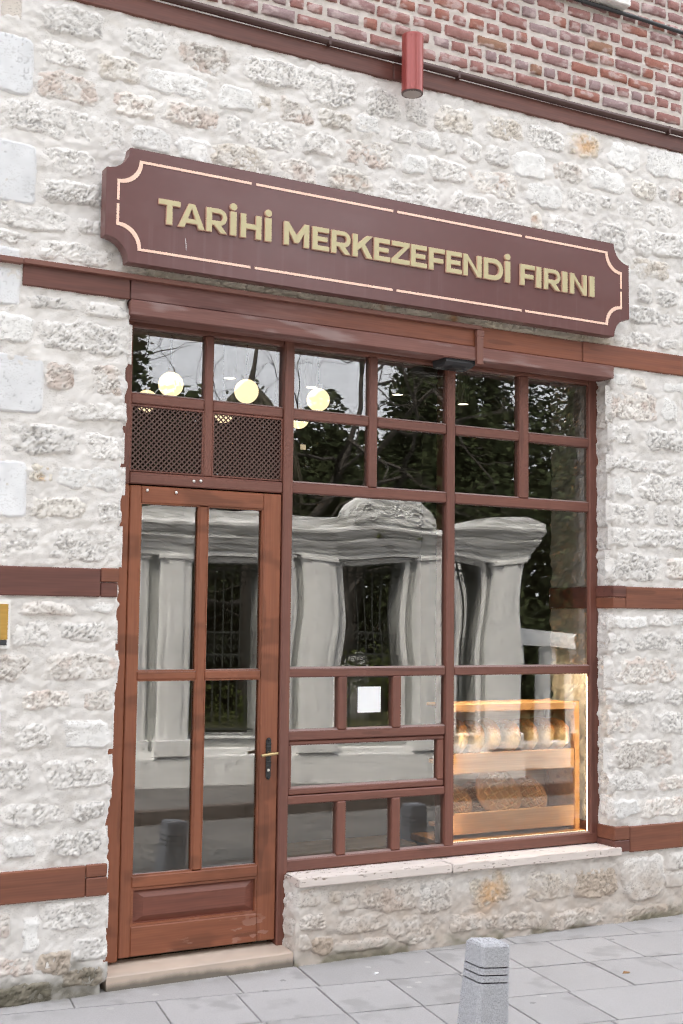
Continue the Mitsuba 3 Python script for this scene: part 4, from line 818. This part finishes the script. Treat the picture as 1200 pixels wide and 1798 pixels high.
for sx in (-1, 1):
    for r_, zz in ((0.11, 2.70), (0.06, 2.70)):
        c0 = 2.59 + sx * 0.27
        dm.append(tube([(c0 + sx * r_ * math.cos(a) * (1 - a / 14), -0.335, zz + r_ * math.sin(a) * (1 - a / 14)) for a in np.linspace(0, 6.0, 22)], 0.013, 6))
for i in range(7):
    a = math.pi * (i + 0.5) / 7; dm.append(tube([(2.59 + 0.03 * math.cos(a), -0.335, 2.68 + 0.03 * math.sin(a)), (2.59 + 0.15 * math.cos(a), -0.338, 2.68 + 0.17 * math.sin(a))], [0.008, 0.018], 6))
fp('domed_pediment', cat(dm))
fp('return_wall', cat([bx(4.02, 4.159, 0.425, 3.0, -0.15, 2.5, 0.01)]))
for a, b in open_:
    gm = []
    n = max(3, int((b - a) / 0.085))
    for i in range(1, n):
        x = a + (b - a) * i / n; gm.append(bx(x - 0.007, x + 0.007, 0.10, 0.114, 0.36, 2.175, 0))
    for z in (0.42, 0.98, 1.22, 1.45, 2.10): gm.append(bx(a, b, 0.098, 0.116, z - 0.01, z + 0.01, 0))
    for i in range(n):
        xm = a + (b - a) * (i + 0.5) / n
        for z, sg in ((1.17, 1), (1.03, -1), (1.29, 1), (1.40, -1), (2.05, -1)):
            gm.append(tube([(xm + 0.030 * math.cos(t) * (1 - t / 9), 0.107, z + sg * 0.038 * math.sin(t) * (1 - t / 9)) for t in np.linspace(0, 5.2, 12)], 0.0055, 4, caps=False))
    fp('iron_grille', cat(gm), 'grille_iron')
# the garden behind: graves, shrubs and trees
struct('cemetery_lawn', bx(-14, 24, -24, -7.95, -0.42, 0.30, 0), 'earth')
gr_rng = random.Random(21)
for i in range(16):
    x, y = gr_rng.uniform(1.0, 9.5), gr_rng.uniform(-10.4, -8.6); h = gr_rng.uniform(0.7, 1.3); w = gr_rng.uniform(0.12, 0.2)
    lab(put('gravestone', extr(unary_union([sbox(x - w, 0.2, x + w, 0.3 + h), Point(x, 0.3 + h).buffer(w)]), y, 0.10), 'old_marble'), 'pale round topped gravestone behind the iron grilles', 'gravestone', 'gravestones behind the wall')
# side enclosure of short pillars right of the wall
EN = thing('pillar_fence', 'low fence of stone pillars under a broad rail right of the marble wall', 'fence')
for i in range(6):
    x = 8.75 + 0.36 * i; y = -6.75 + 0.10 * i
    put(EN + '__pillar', bx(x - 0.075, x + 0.075, y - 0.075, y + 0.075, -0.15, 1.36, 0.02), 'old_marble')
put(EN + '__rail', hull([(8.60, -6.95, 1.365), (11.0, -6.30, 1.365), (8.60, -6.62, 1.365), (11.0, -5.97, 1.365), (8.66, -6.90, 1.56), (10.95, -6.30, 1.56), (8.66, -6.70, 1.56), (10.95, -6.05, 1.56)]), 'old_marble')
put(EN + '__base', hull([(8.60, -6.95, -0.15), (11.0, -6.30, -0.15), (8.60, -6.55, -0.15), (11.0, -5.90, -0.15), (8.60, -6.95, 0.16), (11.0, -6.30, 0.16), (8.60, -6.55, 0.16), (11.0, -5.90, 0.16)]), 'old_marble')

def leaves(clumps, n, size, seed, squash=0.5):
    rg = np.random.default_rng(seed)
    C_ = np.array(clumps, float); wts = C_[:, 3] ** 2; wts /= wts.sum()
    k = rg.choice(len(C_), n, p=wts)
    d = rg.normal(size=(n, 3)); d /= np.linalg.norm(d, axis=1, keepdims=True)
    rad = C_[k, 3] * rg.uniform(0.35, 1.0, n) ** 0.8 * np.where(rg.uniform(size=n) < 0.12, 1.35, 1.0)
    P = C_[k, :3] + d * rad[:, None] * (1, 1, C_[k, 4:5].ravel().mean() if C_.shape[1] > 4 else 1)
    a = rg.normal(size=(n, 3)); a /= np.linalg.norm(a, axis=1, keepdims=True); a[:, 2] *= squash
    b = np.cross(a, rg.normal(size=(n, 3))); b /= np.linalg.norm(b, axis=1, keepdims=True)
    s1, s2 = size * rg.uniform(0.6, 1.3, n)[:, None], size * rg.uniform(0.3, 0.6, n)[:, None]
    V = np.stack([P - a * s1, P + b * s2, P + a * s1, P - b * s2], 1).reshape(-1, 3)
    i = np.arange(n)[:, None] * 4
    return trimesh.Trimesh(V, np.vstack([i + (0, 1, 2), i + (0, 2, 3)]), process=False)
def evergreen(x, y, h, r, z0, seed, label, n=26000, size=0.07, mt='leaf_dark'):
    t = thing('evergreen_tree', label, 'tree', 'evergreen trees behind the cemetery wall')
    rg = random.Random(seed); cl = []
    for i in range(46):
        f = (i + rg.random()) / 46; z = z0 + (h - z0) * f
        w = r * (1 - f) ** 0.55 * (0.75 + 0.35 * rg.random()) if f > 0.25 else r * (0.75 + 0.3 * rg.random())
        a = rg.uniform(0, 6.283); q = rg.uniform(0.1, 0.75) * w
        cl.append((x + q * math.cos(a), y + q * math.sin(a), z, w * rg.uniform(0.38, 0.6) + 0.12))
    put(t + '__crown', leaves(cl, n, size, seed), mt)
    put(t + '__trunk', tube([(x, y, 0), (x + .05, y, h * 0.4), (x, y + .05, h * 0.85)], [0.2, 0.13, 0.04], 9), 'bark', smooth=40)
TREES = [(5.15, -9.6, 10.5, 1.0, 1.0, 'tall narrow dark evergreen mirrored in the first upper pane'), (10.6, -11.0, 12.5, 1.15, 0.8, 'broad dark evergreen mirrored in the fourth upper pane'), (12.3, -11.6, 12.0, 1.6, 0.6, 'dark evergreen mirrored in the fifth upper pane'), (14.2, -11.0, 11.0, 1.9, 0.5, 'dark evergreen mirrored in the last upper pane'), (16.2, -9.0, 9.0, 1.9, 0.4, 'dark evergreen at the right end of the mirrored row'), (10.3, -9.4, 4.8, 1.2, 0.3, 'lower dark evergreen mirrored beside the fence of pillars'), (12.2, -8.8, 5.2, 1.6, 0.2, 'bushy dark evergreen mirrored behind the stone pillars')]
for i, (x, y, h, r, z0, l_) in enumerate(TREES): evergreen(x, y, h, r, z0, 60 + i, l_)
for i, (x, y, h, r) in enumerate(((6.4, -11.5, 4.6, 1.1), (7.7, -11.2, 4.9, 1.15), (9.1, -11.4, 5.0, 1.2), (3.6, -11.0, 4.8, 1.2), (1.8, -11.5, 5.2, 1.3))):
    evergreen(x, y, h, r, 0.3, 80 + i, f'{["first", "second", "third", "fourth", "fifth"][i]} low rounded evergreen in the mirrored row behind the domed wall', n=16000)
bk = [(x, -13.2 + 0.5 * math.sin(x * 2.1), z + 0.3 * math.sin(x * 1.3 + z), 0.75) for x in np.arange(-6, 19, 0.62) for z in (0.6, 1.6, 2.6, 3.6, 4.3)]
lab(put('evergreen_hedge', leaves(bk, 30000, 0.15, 15), 'leaf_dark'), 'tall dark evergreen hedge closing the garden behind the marble wall', 'hedge', kind='stuff')
hc = [(x, -8.7 + 0.25 * math.sin(x * 3), 0.65 + 0.25 * math.sin(x * 1.7), 0.42) for x in np.arange(-2, 9, 0.28)]
lab(put('ivy_hedge', leaves(hc, 9000, 0.05, 5), 'leaf_green'), 'green ivy hedge growing behind the iron grilles', 'hedge', kind='stuff')
wp_ = [(fx_, -0.26, fz) for fx_, fz in ((2.44, 2.5), (2.95, 2.62), (3.02, 2.70), (2.9, 2.5), (1.3, 0.15), (3.3, 0.12))]
wp2 = fplace(trimesh.Trimesh(np.array(wp_), [[0, 1, 2]], process=False)).vertices
lab(put('wall_weeds', leaves([(*p, 0.07) for p in wp2], 260, 0.03, 6), 'leaf_green'), 'small green weeds rooted in the joints of the marble wall', 'weeds', kind='stuff')
# the bare tree
def bare(x, y, h, seed, label, spread=0.55):
    t = thing('bare_tree', label, 'tree', 'bare trees behind the cemetery wall'); rg = np.random.default_rng(seed); L_, tw = [], []
    def grow(p, d, ln, r, lv):
        pts, rr_ = [p], [r]; n = 5
        for i in range(n):
            d = d + rg.normal(0, 0.13 + 0.03 * lv, 3) + np.array([0, 0, 0.03]); d /= np.linalg.norm(d)
            p = p + d * ln / n; pts.append(p); rr_.append(r * (1 - 0.30 * (i + 1) / n))
        (L_ if lv < 3 else tw).append(tube(pts, rr_, 7 if lv < 2 else (4 if lv < 4 else 3), caps=False))
        if lv >= 7 or rr_[-1] < 0.005: return
        for k in range(2 if lv < 2 else int(rg.integers(2, 4))):
            q = pts[-1] if k == 0 else pts[int(rg.integers(2, 5))]
            nd = d + rg.normal(0, spread, 3); nd /= np.linalg.norm(nd)
            grow(q, nd, ln * rg.uniform(0.62, 0.86), rr_[-1] * rg.uniform(0.66, 0.90), lv + 1)
    grow(np.array([x, y, 0.0]), np.array([0.05, 0.02, 1.0]), h * 0.30, 0.15, 0)
    put(t + '__trunk', cat(L_), 'bark', smooth=50)
    if tw: lab(put(t + '__twigs', cat(tw), 'bark'), None, kind='stuff')
bare(6.75, -10.6, 8.5, 5, 'bare winter tree mirrored in the second upper pane')
bare(8.7, -10.2, 8.5, 9, 'bare winter tree mirrored in the brightest upper pane')
bare(7.8, -11.2, 9.0, 12, 'bare winter tree mirrored between the other two, behind the marble wall')
# a house beyond the first tree
NH = thing('neighbour_house', 'grey house front with pale horizontal bands across the street', 'building')
put(NH + '__wall', bx(2.6, 5.35, -16.5, -12.5, 0, 11.5, 0), 'wall_plaster')
for i in range(18): put(NH + '__band', bx(2.55, 5.4, -12.5, -12.42, 5.0 + 0.36 * i, 5.12 + 0.36 * i, 0.01), 'far_band')

# unseen trees and houses, added to keep the low sky off the shop
for i, (x, y, h, r) in enumerate(((2.2, -10.4, 9.0, 1.3), (-0.6, -11.0, 9.6, 1.6), (-3.8, -10.2, 8.8, 1.6), (-7.4, -10.8, 9.4, 1.8))):
    evergreen(x, y, h, r, 0.4, 120 + i, ('unseen evergreen tree added to block low sky beyond the mirrored wall, %s in the row' % ('first', 'second', 'third', 'fourth')[i]), n=9000, size=0.13)
mat('house_render', princ(proc(lambda p, n, uv: mix((0.46, 0.42, 0.36), (0.38, 0.35, 0.31), fbm(p.x * 0.8, p.y * 0.8, p.z * 0.8, 4))), 0.9))
mat('roof_tile', princ(C(0.19, 0.085, 0.06), 0.85)); mat('dark_pane', princ(C(0.03, 0.035, 0.04), 0.1, specular=0.6))
for i, (x0, x1, y1, h) in enumerate(((-32.0, -20.5, -9.5, 9.5), (-19.5, -10.0, -9.0, 8.5), (18.5, 28.0, -8.0, 9.0), (29.0, 41.0, -8.5, 10.0))):
    hk_ = thing('added_house', ('%s unseen plastered house with a tiled roof down the street, added against low sky' % ('far left', 'nearer left', 'nearer right', 'far right')[i]), 'building')
    put(hk_ + '__wall', bx(x0, x1, y1 - 8, y1, -0.2, h, 0), 'house_render')
    ym = y1 - 4; e = 0.5
    put(hk_ + '__roof', hull([(x0 - e, y1 + e, h + 0.01), (x1 + e, y1 + e, h + 0.01), (x0 - e, y1 - 8 - e, h + 0.01), (x1 + e, y1 - 8 - e, h + 0.01), (x0 + 3, ym, h + 2.6), (x1 - 3, ym, h + 2.6)]), 'roof_tile')
    for zf in (1.2, 4.2, 7.0):
        for k in range(4):
            xw = x0 + (x1 - x0) * (k + 0.5) / 4
            wk = put(hk_ + '__window', bx(xw - 0.55, xw + 0.55, y1 - 0.02, y1 + 0.05, zf, zf + 1.5, 0.02), 'white_board'); put(wk + '__pane', bx(xw - 0.45, xw + 0.45, y1 + 0.048, y1 + 0.056, zf + 0.1, zf + 1.4, 0), 'dark_pane')

RS = thing('drooping_palm', 'palm with a cone of hanging dry fronds mirrored in the second upper pane', 'tree')
ax, ay, az = 6.80, -9.15, 4.60
rrg = random.Random(3)
for i in range(54):
    a = 2 * math.pi * i / 54 + rrg.uniform(-.05, .05); R1 = 0.56 + rrg.uniform(-.12, .09); q = rrg.uniform(0.9, 1.1)
    put(RS + '__frond', tube([(ax + 0.04 * math.cos(a), ay + 0.04 * math.sin(a), az + rrg.uniform(-.06, .04)), (ax + 0.26 * q * math.cos(a), ay + 0.26 * q * math.sin(a), az - 0.22 * q), (ax + R1 * 0.85 * math.cos(a), ay + R1 * 0.85 * math.sin(a), az - 0.62), (ax + R1 * 1.15 * math.cos(a), ay + R1 * 1.15 * math.sin(a), az - 1.35 - rrg.uniform(0, .3))], [0.014, 0.020, 0.017, 0.010], 4), 'reed')
put(RS + '__trunk', tube([(ax + 0.05, ay, 0.0), (ax - 0.03, ay, 2.2), (ax, ay, az - 0.1), (ax + 0.07, ay, az + 0.2), (ax + 0.16, ay - 0.1, az + 0.55), (ax + 0.32, ay - 0.2, az + 1.2)], [0.10, 0.08, 0.055, 0.03, 0.022, 0.015], 9), 'bark', smooth=40)
